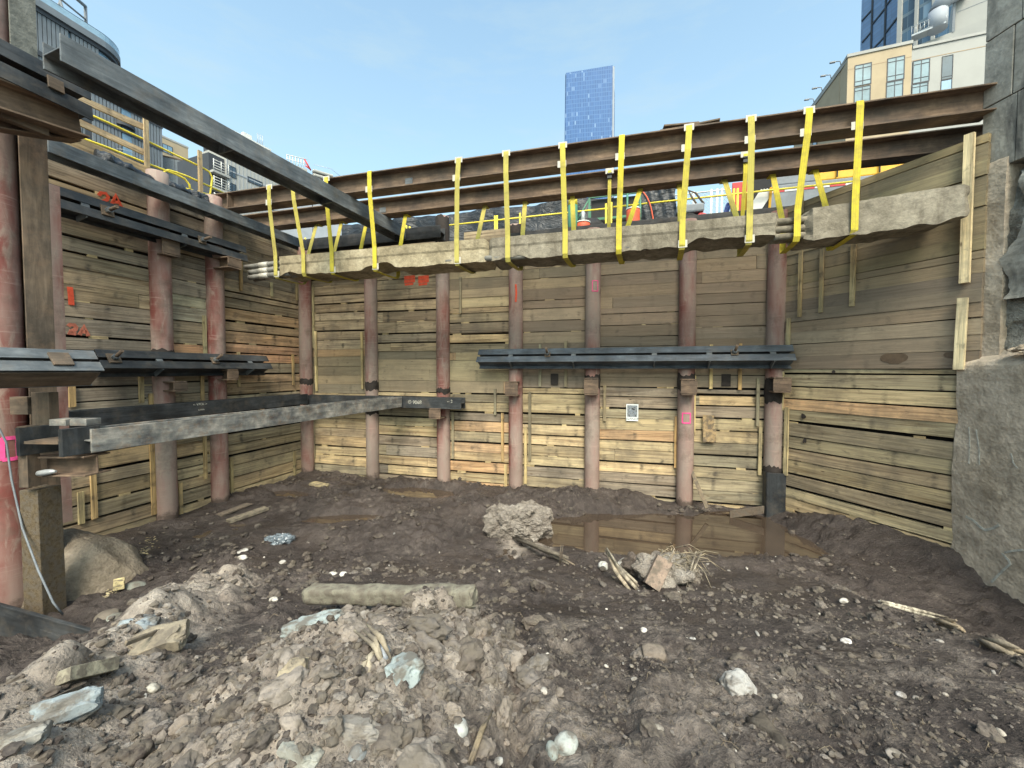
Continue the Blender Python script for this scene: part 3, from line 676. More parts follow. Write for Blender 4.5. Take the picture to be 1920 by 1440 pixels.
# near end blocks of the lower strut
q = at_z(112, 826, zl)
root = thing('beam_end', 'sawn-off beam end with welded plates at the left end of the pale strut', 'steel beam', q)
s1 = at_y(72, 826, 4.35); s2 = at_y(150, 826, 4.28)
mb = MB(); mb.box(V(s1.x, s1.y, zl), ZU, V(.25,.96,0), V(.96,-.25,0), .15, .16, .03); mb.build('flange', M['steel_black'], root, .004)
mb = MB(); mb.box(V(s2.x, s2.y, zl), ZU, V(.25,.96,0), V(.96,-.25,0), .145, .16, .03); mb.build('flange', M['steel_black'], root, .004)
mb = MB(); mb.box(V((s1.x+s2.x)/2, (s1.y+s2.y)/2, zl), V(1,-.05,0).normalized(), V(.05,1,0).normalized(), ZU, .19, .16, .015); mb.build('web', M['rust'], root)
s3 = at_y(44, 850, 4.3); mb = MB(); mb.box(V(s3.x+.06, s3.y, zl-.17), ZU, V(1,0,0), V(0,1,0), .33, .05, .06); mb.build('side_plate', M['rust'], root, .004)
mb = MB(); hbeam(mb, V(s1.x-.05, s1.y+.12, zl-.30), V(s2.x+.06, s2.y+.12, zl-.28), ZU, .22, .26); mb.build('seat_beam', M['rust_dark'], root, .004)
for fx in (.28, .7): mb = MB(); mb.box(V(s1.x+(s2.x-s1.x)*fx+.1, s1.y+.05, zl+.19), V(1,0,0), V(0,1,0), ZU, .09, .08, .035); mb.build('packing_plate', M['steel_mottled'], root, .003)
q = at_y(82, 768, 4.55); mb = MB(); mb.box(V(q.x+.02, q.y, q.z), ZU, V(1,0,0), V(0,1,0), .2, .1, .05, (1,1,1)); mb.box(V(q.x-.2, q.y-.02, q.z+.05), V(1,0,0), V(0,1,0), ZU, .1, .05, .1)
tag(mb.build('bracket', M['rust'], None, .004, origin=q), 'brown welded bracket under the short eye-height waler', 'bracket')
q = at_y(88, 886, 4.3); mb = MB(); mb.tube([q+V(-.09,0,-.01), q+V(-.02,0,0), q+V(.05,0,.01), q+V(.1,0,.012)], [.03,.034,.028,.012], 12)
tag(mb.build('water_bottle', M['galv'], None, origin=q-ZU*.03), 'clear drink bottle lying on the seat beam at the left', 'bottle')
# ================================================================== girders across the corner and the hung duct
GD = Vector((13.2, -3.45, 0)).normalized(); GN = Vector((GD.y, -GD.x, 0))    # GN points towards the camera
if GN.y > 0: GN = -GN
ZT, GDp, GB = 3.74, .345, .30
GA = Vector((0, 7.13, 0)); GW = Wall((0, 7.13), (GD.x, GD.y), (GN.x, GN.y)); RW_ = Wall((GA-GN*1.08)[:2], (GD.x, GD.y), (GN.x, GN.y))
def girder(label, W, ta, tb, stiff, plates):
    zc = ZT-GDp/2
    root = thing('bridging_girder', label, 'steel girder', W.pt((ta+tb)/2, zc), 'girders spanning the pit')
    mb = MB(); hbeam(mb, W.pt(ta, zc), W.pt(tb, zc), ZU, GDp, GB, .022, .014); mb.build('beam', M['rust_dark'], root, .004)
    for px in stiff:
        t = W.hit(px, 300)[0]; mb = MB(); mb.box(W.pt(t, zc, .075), ZU, W.u, W.n, GDp/2-.024, .008, .068); mb.build('stiffener', M['rust_dark'], root)
    for (px, py) in plates:
        t, z = W.hit(px, py, .008); mb = MB(); mb.box(W.pt(t, zc-.03, .014), W.u, W.n, ZU, .075, .008, .055); mb.build('patch_plate', M['steel'], root, .003)
    return root
tA, tB = GW.hit(400, 378)[0]-1.5, GW.hit(1847, 180)[0]+.05
girder('front rusty girder over the pit, yellow straps looped over its top flange', GW, tA, tB, (436,), ((767,341),))
girder('rear rusty girder partly hidden below and behind the front one', RW_, RW_.hit(440,420)[0]-1.2, RW_.hit(1835,265)[0]+.3, (), ((718,393),))
for i, (px, dz, L, tl) in enumerate(((1290, .03, .42, .0), (1305, .055, .33, .12), (1275, .085, .26, -.1))):
    t = GW.hit(px, 240)[0]; ax = (GD+GN*tl).normalized(); mb = MB()
    mb.box(GW.pt(t, ZT+dz, -.02), ax, ZU.cross(ax), ZU, L, .11, .012, jit(S(120,104,88)))
    tag(mb.build('plank', M['stick'], None, .003, origin=GW.pt(t, ZT+dz-.012)), ['longest brown plank lying on the front girder, bottom of three', 'middle plank of the three lying on the front girder', 'short top plank of the three lying on the front girder'][i], 'plank', 'planks lying on the girder')
# duct bank
DZ0, DZ1 = 1.96, 2.36
DW = Wall((GA-GN*.02)[:2], (GD.x, GD.y), (GN.x, GN.y))          # plane of the duct's front face at offset 0
DWd = .68
duct = thing('duct_bank', 'long broken concrete duct hanging in yellow straps across the pit', 'concrete duct', DW.pt(0, DZ0, -DWd/2))
def roughbar(mat, ta, tb, prof, amp, fr, bot=.05, curve=None, sd=0.0, step=.035, zprof=None, lip=0.0):
    """prof: list of (off, z) around the section; rough along its length"""
    n = max(4, int((tb-ta)/step)); m = []
    for (a, b) in zip(prof, prof[1:]+prof[:1]):
        k = max(2, int(math.hypot(b[0]-a[0], b[1]-a[1])/step))
        for i in range(k): m.append((a[0]+(b[0]-a[0])*i/k, a[1]+(b[1]-a[1])*i/k))
    m = np.array(m); T = np.linspace(ta, tb, n+1); zc = m[:,1].mean(); oc = m[:,0].mean(); P = np.zeros((n+1, len(m), 3))
    z0, z1 = m[:,1].min(), m[:,1].max()
    for i, t in enumerate(T):
        off = m[:,0].copy(); z = m[:,1].copy(); tt = np.full(len(m), t)
        d = amp*fbm(tt*fr+sd, off*fr*1.3, z*fr*1.3+sd, 5, .6)
        low = sst(z0+.16, z0, z)
        ch = np.clip(fbm(np.full(len(m), t*1.9+sd), off*0+3.1, 0, 2, .5)-.08, 0, 1)*bot*3.2
        br = np.clip(fbm(tt*7+sd, off*7, z*0, 3), -1, 1)*bot*.25
        z = z+low*(ch+br)
        v = np.stack([off-oc, z-zc], 1); L = np.linalg.norm(v, axis=1)+1e-6
        off = off+v[:,0]/L*d; z = z+v[:,1]/L*d
        if lip: off = off+np.where((z > z1-.15) & (m[:,0] > oc), lip, 0)
        dz, do = curve(t) if curve else (0, 0)
        e = min((t-ta), (tb-t)); er = 1.0 if e > .06 else .75+.25*e/.06
        for j in range(len(m)):
            q = DW.pt(t+(0 if er == 1 else .04*float(vn(off[j]*9, z[j]*9, sd))), zc+(z[j]-zc)*er+dz, oc+(off[j]-oc)*er+do); P[i,j] = q
    mb = MB(); mb.grid(P, close=True, sm=False)
    b0 = 0; k = len(m); mb.quad(list(range(k)), [(0,0)]*k, (1,1,1)); mb.quad(list(range(n*k, n*k+k))[::-1], [(0,0)]*k, (1,1,1))
    return mb
tL = DW.hit(520, 500)[0]; tJ = DW.hit(1463, 440)[0]; tJ2 = DW.hit(1510, 440)[0]; tE = DW.hit(1806, 380, .3)[0]
prof = [(0, DZ0), (0, DZ1), (-DWd, DZ1), (-DWd, DZ0)]
mb = roughbar('duct', tL, (tL+tJ)/2, prof, .008, 2.6, .05, sd=3.0, lip=.014); mb.build('concrete_casing', M['duct'], duct)
mb = roughbar('duct', (tL+tJ)/2+.004, tJ, prof, .009, 2.6, .055, sd=3.0, lip=.014); mb.build('concrete_casing', M['duct_grey'], duct)
prof2 = [(.06, DZ0-.05), (.03, DZ1+.02), (-DWd, DZ1+.05), (-DWd, DZ0)]
cv = lambda t: (.0, .42*((t-tJ2)/(tE-tJ2))**1.3)
mb = roughbar('duct', tJ2, tE, prof2, .016, 1.8, .06, cv, 9.0); mb.build('concrete_casing', M['duct_grey'], duct)['label'] = 'grey broken end piece of the duct bent towards the right wall'
def conduits(t0, t1, droop, ext, offs=((-.07,.06),(-.07,.17),(-.07,.29),(-.24,.06),(-.24,.29)), r=.052, sleeve=True):
    for (o, z) in offs:
        n = 7; e = random.uniform(-.08, .05)*ext; pts = []
        for i in range(n):
            f = i/(n-1); t = t0+(t1-t0)*f+(e if i == 0 else 0); pts.append(DW.pt(t, DZ0+z+droop*(1-f)**2*random.uniform(.9, 1.1), o+.0))
        mb = MB(); mb.tube(pts, r, 14); cpart = mb.build('conduit', M['conduit' if sleeve else 'duct_grey'], duct)
        if sleeve:
            a, b = pts[2]*.75+pts[1]*.25, pts[3]; mb = MB(); mb.tube([a, (a+b)/2, b], r*1.14, 14); sub(mb, 'coupling', M['protector'], cpart, duct)
conduits(DW.hit(463, 505)[0]-.05, tL+.25, -.03, 1.0)
conduits(tJ-.06, tJ2+.12, .0, 0, sleeve=False)
for (xa, xb) in ((835, 872), (900, 985), (1170, 1212)):           # pipes showing through broken underside
    ta_, tb_ = DW.hit(xa, 500)[0], DW.hit(xb, 500)[0]; mb = MB(); mb.tube([DW.pt(ta_, DZ0+.06, -.052), DW.pt(tb_, DZ0+.055, -.055)], .052, 14); mb.build('conduit', M['conduit'], duct)
# straps: each one loop over the front girder, round the duct and up to the rear girder
def strap(i, xt, yt, xb, yb, xr, label, buckle=False):
    w = .088; r_ = .006
    t0 = GW.hit(xt, yt, GB/2)[0]; t1 = DW.hit(xb, yb)[0]; t2 = RW_.hit(xr, 410)[0] if xr else t1+.1
    tm = t0+(t1-t0)*.25; zb = DZ0-.04
    top = ZT+r_
    do = cv(t1)[1] if t1 > tJ2 else 0.0
    lo = (.05 if t1 > tJ2 else .03)+do
    P = [GW.pt(t0, top, -GB/2-.006), GW.pt(t0, top+.004, 0), GW.pt(t0, top, GB/2+.006), GW.pt(t0, ZT-.06, GB/2+.012), GW.pt(tm, ZT-GDp-.01, GB/2+.010),
         DW.pt(t1, DZ1+.02, lo+.012), DW.pt(t1, zb+.06, lo+.012), DW.pt(t1, zb-.005, lo-.02), DW.pt(t1+.03, zb-.012, -DWd*.5+do*.6), DW.pt(t1+.06, zb, -DWd+.02), DW.pt(t1+.07, zb+.06, -DWd-.02), DW.pt(t1+.08, DZ1, -DWd-.02)]
    P += [RW_.pt(t2, ZT-GDp-.012, GB/2*.2), RW_.pt(t2, ZT-GDp-.012, -GB/2)]
    root = thing('lifting_strap', label, 'strap', P[6], 'yellow straps holding the duct')
    mb = MB(); mb.ribbon(P, GD, w, .006); mb.build('webbing', M['strap'], root)
    for (q, z, h) in ((GW.pt(t0, 0, GB/2+.002), ZT-.02, .05), (GW.pt(tm-.02, 0, GB/2+.002), ZT-GDp+.02, .055)):
        if random.random() < .8: mb = MB(); mb.box(V(q.x, q.y, z), GD, GN, ZU, .072, .004, h); mb.build('corner_protector', M['protector'], root, .002)
    if random.random() < .5:
        mb = MB(); mb.box(DW.pt(t1+.01, zb+.08, lo-.002), GD, GN, ZU, .068, .004, .06); mb.build('corner_protector', M['protector'], root, .002)
labs = ['leftmost yellow strap, just right of the bare conduit ends', 'second yellow strap from the left, its top behind the black strut', 'third yellow strap from the left, crossed midway by the black strut', 'yellow strap just right of where the black strut passes', 'yellow strap above the pile that carries the lower waler end', 'yellow strap dropping left of the blue tower', 'yellow strap hanging below the left edge of the blue tower', 'dirt-smeared yellow strap right of the blue tower', 'yellow strap passing over the planks on the girder', 'yellow strap hanging beside a rear ratchet strap, slack at the duct', 'yellow strap wrapped over the bare conduit joint', 'rightmost yellow strap, around the bent grey end of the duct']
for i, (xt, yt, xb, yb, xr) in enumerate(((505,350,520,515,595),(549,342,572,515,642),(612,335,625,515,690),(693,326,705,515,762),(860,305,858,505,910),(949,293,953,500,985),(1055,278,1060,495,1073),(1166,265,1160,485,1200),(1292,232,1278,478,1273),(1408,231,1403,460,1356),(1517,215,1492,452,1446),(1612,203,1590,450,1525))):
    strap(i, xt, yt, xb, yb, xr, labs[i])
for (xt, yb, lab) in ((1143, 440, 'short ratchet strap on the rear girder near the gas cylinders'), (1397, 410, 'short ratchet strap on the rear girder near the striped barricade')):
    t = RW_.hit(xt, 330, GB/2)[0]; root = thing('ratchet_strap', lab, 'strap', RW_.pt(t, DZ1, GB/2), 'ratchet straps on the rear girder')
    P = [RW_.pt(t, ZT+.006, -GB/2), RW_.pt(t, ZT+.006, GB/2+.004), RW_.pt(t, ZT-.05, GB/2+.012), RW_.pt(t, ZT-GDp, GB/2+.012), RW_.pt(t-.01, DZ1+.0, GB/2-.12)]
    mb = MB(); mb.ribbon(P, GD, .065, .006); mb.build('webbing', M['strap'], root)
    mb = MB(); c = RW_.pt(t, ZT-.12, GB/2+.03); mb.box(c, ZU, GD, GN, .05, .042, .012); mb.box(c+ZU*.03+GN*.02, GD, ZU, GN, .05, .012, .012); mb.build('ratchet', M['steel_black'], root, .003)
    mb = MB(); mb.box(RW_.pt(t, ZT-.02, GB/2+.004), GD, GN, ZU, .075, .004, .05); mb.build('corner_protector', M['protector'], root, .002)
# ================================================================== concrete at the right end
def rough_face(W, t0, t1, z0, z1, amp, fr, sd, step=.04, back=.6, edge=None, terr=0.0):
    """solid slab whose front (towards W.n) is rough; closed at the sides and the top"""
    nt = int((t1-t0)/step)+1; nz = int((z1-z0)/step)+1
    T, Z = np.meshgrid(np.linspace(t0, t1, nt), np.linspace(z0, z1, nz), indexing='ij')
    D = amp*fbm(T*fr+sd, Z*fr, sd, 5, .55)
    if terr: D = D+terr*(np.round(fbm(T*1.3+sd, Z*.9, 4.0, 4)*2.2)/2.2)
    if edge: T = T+edge(Z)*(1-(T-t0)/(t1-t0))
    D = D-(.25*sst(z1-.28, z1, Z)**2 if back < 5 else 0)
    nx, ny = W.n.x, W.n.y; P = np.zeros((nt+2, nz+1, 3))
    X = W.p0.x+W.u.x*T+nx*D; Y = W.p0.y+W.u.y*T+ny*D
    P[1:-1, :-1, 0] = X; P[1:-1, :-1, 1] = Y; P[1:-1, :-1, 2] = Z
    P[1:-1, -1] = P[1:-1, -2]; P[1:-1, -1, 0] -= nx*back; P[1:-1, -1, 1] -= ny*back
    P[0] = P[1]; P[-1] = P[-2]; P[0, :, 0] -= nx*back; P[0, :, 1] -= ny*back; P[-1, :, 0] -= nx*back; P[-1, :, 1] -= ny*back
    mb = MB(); mb.grid(P, sm=False, uvs=np.stack([P[...,0]+P[...,1], P[...,2]], -1)); return mb
q0 = at_y(1795, 700, 5.52); q1 = at_y(1815, 700, 5.5)
CWL = Wall((q0.x, q0.y), (-.075, -1.0), (-1, .05)); CWU = Wall((q1.x+.10, q1.y+.0), (.055, -1.0), (-1, 0))
cw = thing('concrete_wall', 'grey broken concrete wall mass at the right edge with white scrawled marks', 'concrete wall', (q0.x+.3, 4.6, -2.8))
mb = rough_face(CWL, 0, 4.6, -3.3,   .26, .020, 1.4, 2.0, .05, 1.2, edge=lambda Z: .015*fbm(Z*2, Z*0, 1)); lo = mb.build('lower_block', M['shotcrete'], cw)
mb = rough_face(CWU, .0, 4.6, -.1, 2.75, .07, 1.5, 8.0, .04, 1.0, edge=lambda Z: .06*fbm(Z*2.3, Z*0, 5), terr=.07); mb.build('rock_face', M['rock'], cw)
CWP = Wall((q1.x+.05, q1.y-.02), (.055, -1.0), (-1, 0))
# smooth mortar strip beside the planks
CWS = Wall((q1.x+.0, q1.y+.02), (.055, -1.0), (-1, 0))
mb = rough_face(CWS, 0, .34, .05, 2.9, .02, 2.0, 4.0, .04, .4, edge=lambda Z: .05*fbm(Z*3, Z*0, 2)); mb.build('mortar_strip', M['shotcrete'], cw)
mb = rough_face(CWS, .46, .70, .9, 2.65, .05, 2.5, 14.0, .04, .4, edge=lambda Z: .12*fbm(Z*3, Z*0, 7)); mb.build('blue_grey_rock', M['panel_conc'], cw)
# crest rubble on the ledge
for i in range(14):
    t = random.uniform(.15, 3.5); mb = MB(); s_ = random.uniform(.05, .12)
    mb.blob(CWL.pt(t, .24+random.uniform(-.04, .06), random.uniform(-.28, -.04)), (s_*1.4, s_, s_*.5), sub=3, amp=.3, seed=i*3.1); mb.build('broken_lump', M['shotcrete'], cw)
# stone-clad building corner above
bc = thing('stone_clad_building', 'grey stone-clad building corner at the upper right with dark streaks', 'building', CWP.pt(.3, 2.6))
zz = 2.62
for r in range(7):
    h = .86; x = -.0
    while x < 3.2:
        w = random.uniform(.5, .62) if x > .01 else random.uniform(.30, .42)
        mb = MB(); mb.box(CWP.pt(x+w/2, zz+h/2, random.uniform(-.012, .012)-.2), CWP.u, CWP.n, ZU, w/2-.006, .22, h/2-.007, (1,1,1), .002)
        mb.build('stone_panel', M['panel_conc'], bc, .006); x += w
    zz += h
mb = MB(); mb.box(CWP.pt(1.9, 5.6, -.75), CWP.u, CWP.n, ZU, 1.86, .3, 3.0); mb.build('core', M['shotcrete'], bc)
# chalky scrawls on the lower block
def scrawl(pts, w=.02):
    mb = MB(); P = []
    for (x0, y0), (x1, y1) in zip(pts, pts[1:]):
        for f_ in np.linspace(0, 1, 7)[:-1 if (x1, y1) != pts[-1] else None]:
            t, z = CWL.hit(x0+(x1-x0)*f_, y0+(y1-y0)*f_, .0); P.append(CWL.pt(t, z, .004+.020*float(fbm(np.array([t*1.4+2.0]), np.array([z*1.4]), 2.0, 5, .55)[0])))
    mb.ribbon(P, [((P[min(i+1,len(P)-1)]-P[max(i-1,0)]).normalized().cross(CWL.n)).normalized() for i in range(len(P))], w, .004); mb.build('scrawl', M['chalk'], cw)
scrawl([(1811,968),(1826,976),(1838,988),(1848,994),(1864,990),(1876,984)], .03)
scrawl([(1885,1036),(1900,1033),(1919,1031)], .025); scrawl([(1880,1037),(1892,1050),(1896,1058),(1884,1068),(1872,1080),(1862,1092)], .025)
scrawl([(1815,800),(1818,830),(1820,870)], .012); scrawl([(1829,805),(1836,845),(1839,872)], .014); scrawl([(1895,850),(1900,868),(1908,878)], .012)
# dark plank upright between planks and concrete
# ================================================================== terrain of the pit
WATER = -2.875
def bumps(x, y, s, seed, p, flat=.7):
    """rounded clods packed in a jittered lattice"""
    wx = x+.35*s*vn(x/s*1.7, y/s*1.7, seed); wy = y+.35*s*vn(x/s*1.7+9, y/s*1.7+4, seed)
    xi = np.floor(wx/s).astype(np.int64); yi = np.floor(wy/s).astype(np.int64); b = np.zeros_like(wx)
    for i in (-1,0,1):
        for j in (-1,0,1):
            cx, cy = xi+i, yi+j; a, c, d, e = (_h(cx, cy, seed*4+q) for q in (0, 1, 2, 3))
            r = s*(.22+.42*d)*(e < p); d2 = ((wx-(cx+.1+.8*a)*s)*(.75+.5*c))**2+((wy-(cy+.1+.8*c)*s)*(.75+.5*a))**2
            b = np.maximum(b, np.sqrt(np.maximum(r*r-d2, 0))*(flat*(.5+a)))
    return b
def gh(x, y, fine=True):
    x = np.asarray(x, float); y = np.asarray(y, float)
    mound = -1.60-.29*(np.maximum(y, .2)-1.6)
    floor = -2.80+.0*sst(-1, -5, x)+.0*y
    floor = floor+.05*fbm(x*.7, y*.7, 2.0, 3)
    def basin(cx, cy, rx, ry, d, ang=0.0):
        c, s_ = math.cos(ang), math.sin(ang); u = ((x-cx)*c+(y-cy)*s_)/rx; v = (-(x-cx)*s_+(y-cy)*c)/ry
        return d*sst(1.25, .55, np.sqrt(u*u+v*v)+.13*fbm(x*1.3, y*1.3, 9.0, 3))
    floor = floor-basin(2.75, 6.8, 2.65, 1.25, .20, -.22)-basin(4.3, 7.5, .9, .6, .22)-basin(-2.2, 9.25, .95, .40, .20, -.2)-basin(-3.1, 7.6, .8, .3, .14)-basin(-5.0, 9.1, .75, .26, .15, -.4)
    floor = floor+.045*np.clip(fbm(x*1.6, y*2.4, 5.0, 3), 0, 1)+basin(2.0, 8.5, 1.2, .62, .12, -.25)+basin(.2, 8.4, 1.6, .8, .06)
    floor = floor+.34*sst(.95, .0, -(x-RW.p0.x)*RW.n.x*-1+0*y if False else ((x-RW.p0.x)*RW.n.x+(y-RW.p0.y)*RW.n.y))*sst(8.2, 6.9, y)   # mud banked against the right planks
    k = .16; m = np.maximum(mound, floor); d = np.clip(1-np.abs(mound-floor)/k, 0, 1); base = m+k*.25*d*d
    # left of the pale ridge the ground falls to the trench
    xr = -2.2-.42*(y-1.75); dl = xr-x
    wl = sst(5.6, 4.2, y)
    base = base-.42*sst(.1, 1.5, dl)*wl+.17*np.exp(-(dl/.30)**2)*wl*(1+.5*fbm(x*2.2, y*2.2, 3, 3))
    base = base+.16*sst(1.0, 2.4, dl)*sst(5.2, 3.6, y)*0
    # right trench beside the concrete
    tr = sst(3.25+.0*y, 4.3, x-(.12*(y-3)))*sst(6.0, 4.6, y)
    base = base-tr*np.clip(base+2.78, 0, .55)
    base = base+.07*np.exp(-((x-3.3-.12*(y-3))/.2)**2)*sst(5.2, 4.0, y)
    # crest of the mound before the water
    base = base+.13*np.exp(-((y-5.35-.1*np.sin(x*1.7))/.33)**2)*sst(.2, 1.2, x)*sst(4.2, 3.2, x)
    # rubble heap in the foreground
    base = base+.30*sst(1.15, .1, np.sqrt(((x+.72)/.92)**2+((y-2.35)/1.2)**2)+.12*fbm(x*2, y*2, 1, 3))
    base = base+.03*sst(1.1, .3, np.sqrt(((x+.25)/.5)**2+((y-3.0)/.5)**2))
    # bucket groove and track marks
    base = base-.07*np.exp(-((x-.07-.05*np.sin(y*2.3))/.06)**2)*sst(3.6, 3.0, y)
    base = base+.035*np.exp(-((x-.22-.05*np.sin(y*2.3))/.09)**2)*sst(3.6, 3.0, y)
    tm = np.exp(-((x-.75-.25*(y-2))/.32)**2)*sst(4.6, 4.0, y)
    base = base+.012*tm*np.sin(y*26+x*7)-.03*tm
    # unevenness
    nearflat = sst(9.9, 9.3, y+.28*x)
    base = base+.055*fbm(x*1.1, y*1.1, .0, 4)
    smooth = .22+.78*sst(-.12, .12, fbm(x*.9+7, y*.9, 3.3, 3))
    smooth = smooth*np.where(base < WATER-.01, .25, 1.0)
    base = base+smooth*.030*fbm(x*4.5, y*4.5, 1.0, 3)
    r = 1-np.abs(fbm(x*5.2+3, y*5.2, 6.0, 3)); base = base+smooth*.05*(r-.75)
    if fine:
        heap = sst(1.25, .6, np.sqrt(((x+.8)/1.0)**2+((y-2.3)/1.35)**2))
        cl = (1-.45*sst(.2, .9, x)*sst(4.5, 3.8, y))*np.clip(sst(-.25, .25, fbm(x*1.4+3, y*1.4, 7.7, 3))*smooth+heap, 0, 1)*np.where(base < WATER+.02, .15, 1)
        rid = np.exp(-((dl+.05)/.33)**2)*wl; hp_ = sst(1.2, .5, np.sqrt(((x+.75)/.85)**2+((y-2.3)/1.2)**2))
        base = base+rid*bumps(x, y, .36, 6, .8, .75)*.9+hp_*bumps(x, y, .27, 7, .55, .7)*.8*sst(3.35, 2.9, y)
        near = sst(7.5, 4.5, y)
        base = base+cl*(bumps(x, y, .17, 1, .45, .55)*.75+bumps(x, y, .085, 2, .6, .7)*.9)+near*(cl*.8+.2)*(bumps(x, y, .042, 3, .6, .8))
        base = base+smooth*.014*fbm(x*15, y*15, 2.0, 3, .6)+smooth*.008*np.abs(fbm(x*34, y*34, 5.0, 2))+near*.004*fbm(x*60, y*60, 5, 2)
    return base
def dryness(x, y):
    x = np.asarray(x, float); y = np.asarray(y, float); xr = -2.2-.42*(y-1.75); dl = xr-x
    d = 1.0*np.exp(-((dl+.12)/.38)**2)*sst(5.4, 4.4, y)
    d = np.maximum(d, .78*sst(1.25, .5, np.sqrt(((x+.9)/1.0)**2+((y-2.2)/1.4)**2)))
    d = np.maximum(d, .42*sst(2.9, 1.8, y)*sst(1.4, .2, x)*sst(-2.2, -1.2, x))
    d = np.maximum(d, .55*sst(.75, .25, np.hypot(x-.25, y-6.45)))
    d = np.maximum(d, .24*sst(3.6, 2.4, y)*sst(0, .8, dl))
    d = np.maximum(d, .22*sst(4.2, 2.2, y))
    return np.clip(d+.18*fbm(x*2.5, y*2.5, 4, 3), 0, 1)
def axis(segs):
    o = []
    for a, b, s_ in segs: o += list(np.arange(a, b-1e-6, s_))
    return np.array(o+[segs[-1][1]])
xs = axis([(-40,-9.5,3), (-9.5,-4.5,.06), (-4.5,-2.6,.03), (-2.6,2.6,.018), (2.6,4.5,.03), (4.5,9.5,.06), (9.5,40,3)])
ys = axis([(-40,-3,3), (-3,.7,.12), (.7,4.0,.018), (4.0,6.2,.026), (6.2,12.4,.036)])
X, Y = np.meshgrid(xs, ys, indexing='ij'); Z = gh(X, Y)
# lumps of the big muddy heap by the water, shaped into the ground
def mesh_grid(name, X, Y, Z, mat, dry=None):
    n, m = X.shape; me = bpy.data.meshes.new(name)
    v = np.stack([X, Y, Z], -1).reshape(-1, 3).astype(np.float32)
    i = np.arange(n*m).reshape(n, m); q = np.stack([i[:-1,:-1], i[1:,:-1], i[1:,1:], i[:-1,1:]], -1).reshape(-1, 4)
    me.vertices.add(len(v)); me.vertices.foreach_set('co', v.ravel()); me.loops.add(q.size); me.loops.foreach_set('vertex_index', q.ravel().astype(np.int32))
    me.polygons.add(len(q)); me.polygons.foreach_set('loop_start', np.arange(0, q.size, 4, dtype=np.int32)); me.polygons.foreach_set('use_smooth', np.ones(len(q), bool))
    me.update(); me.validate()
    if dry is not None: a = me.attributes.new('dry', 'FLOAT', 'POINT'); a.data.foreach_set('value', dry.ravel().astype(np.float32))
    me.materials.append(mat); o = bpy.data.objects.new(name, me); COL.objects.link(o); return o
tag(mesh_grid('ground', X, Y, Z, M['mud'], dryness(X, Y)), kind='structure')
mb = MB()
mb.quad(range(4), [(0,0)]*4, (1,1,1)); mb.v = [(-7.6,4.9,WATER),(5.9,4.9,WATER),(5.2,8.0,WATER),(-7.2,10.95,WATER)]
tag(mb.build('water', M['water']), kind='structure')
def gz(x, y, fine=True): return float(gh(np.array([x]), np.array([y]), fine)[0])
_t = np.linspace(.9, 13, 1400)
def G(px, py):                                # the point of the ground seen at a pixel of the photograph
    d = ray(px, py); z = gh(d.x*_t, d.y*_t, False); k = np.argmax(d.z*_t < z)
    return Vector((d.x*_t[k], d.y*_t[k], max(z[k], WATER)))
# ------------------------------------------------------------------ loose rubble and clods
def scatter(name, n, xr, yr, size, tints, sink=.25, dens=None, sub=1, kind='stuff', flatz=(.5, .9), amp=.3, powr=3.0):
    mb = MB(); P0, fs = ICO[sub]; k = 0; verts = []; tt = []; tries = 0
    xs_ = rng.uniform(*xr, n*6); ys_ = rng.uniform(*yr, n*6)
    if dens is not None:
        keep = rng.uniform(0, 1, n*6) < dens(xs_, ys_); xs_, ys_ = xs_[keep], ys_[keep]
    xs_, ys_ = xs_[:n], ys_[:n]; zs_ = gh(xs_, ys_)
    ok = zs_ > WATER-.01; xs_, ys_, zs_ = xs_[ok], ys_[ok], zs_[ok]; N = len(xs_)
    allv = np.zeros((N, len(P0), 3), np.float32)
    for i in range(N):
        r = size[0]+(size[1]-size[0])*rng.uniform()**powr
        d = 1+amp*vn(P0[:,0]*1.7+i*3.3, P0[:,1]*1.7-i*1.9, P0[:,2]*1.7+i)+amp*.5*vn(P0[:,0]*4+i, P0[:,1]*4, P0[:,2]*4)
        Q = P0*d[:,None]*np.array([r*rng.uniform(.8,1.5), r*rng.uniform(.7,1.1), r*rng.uniform(*flatz)])
        a = rng.uniform(0, 6.28); c, s_ = math.cos(a), math.sin(a); tl = rng.uniform(-.5, .5)
        Q = Q@np.array([[1,0,0],[0,math.cos(tl),-math.sin(tl)],[0,math.sin(tl),math.cos(tl)]]).T
        Q = Q@np.array([[c,-s_,0],[s_,c,0],[0,0,1]]).T
        allv[i] = Q+np.array([xs_[i], ys_[i], zs_[i]+r*(.5-sink)]); tt.append(jit(tints[int(rng.integers(len(tints)))], .09))
    L = len(P0); F_ = np.array(fs); faces = (F_[None]+np.arange(N)[:,None,None]*L).reshape(-1, 3)
    me = bpy.data.meshes.new(name); me.vertices.add(N*L); me.vertices.foreach_set('co', allv.ravel()); me.loops.add(faces.size); me.loops.foreach_set('vertex_index', faces.ravel().astype(np.int32))
    me.polygons.add(len(faces)); me.polygons.foreach_set('loop_start', np.arange(0, faces.size, 3, dtype=np.int32)); me.update()
    a = me.attributes.new('tint', 'FLOAT_COLOR', 'FACE'); c = np.ones((len(faces), 4), np.float32); c[:, :3] = np.repeat(np.array(tt, np.float32), len(fs), 0); a.data.foreach_set('color', c.ravel())
    me.polygons.foreach_set('use_smooth', np.zeros(len(faces), bool)); me.materials.append(M['stone']); o = bpy.data.objects.new(name, me); COL.objects.link(o)
    tag(o, kind='stuff'); return o
MUDC = [S(74,67,63), S(86,79,74), S(64,58,55), S(98,91,85)]
LITC = [S(130,122,114), S(142,134,126), S(116,109,103), S(156,148,139), S(136,125,112)]
WHT = [S(190,186,178), S(176,170,160), S(200,192,180), S(160,152,142), S(150,146,142)]
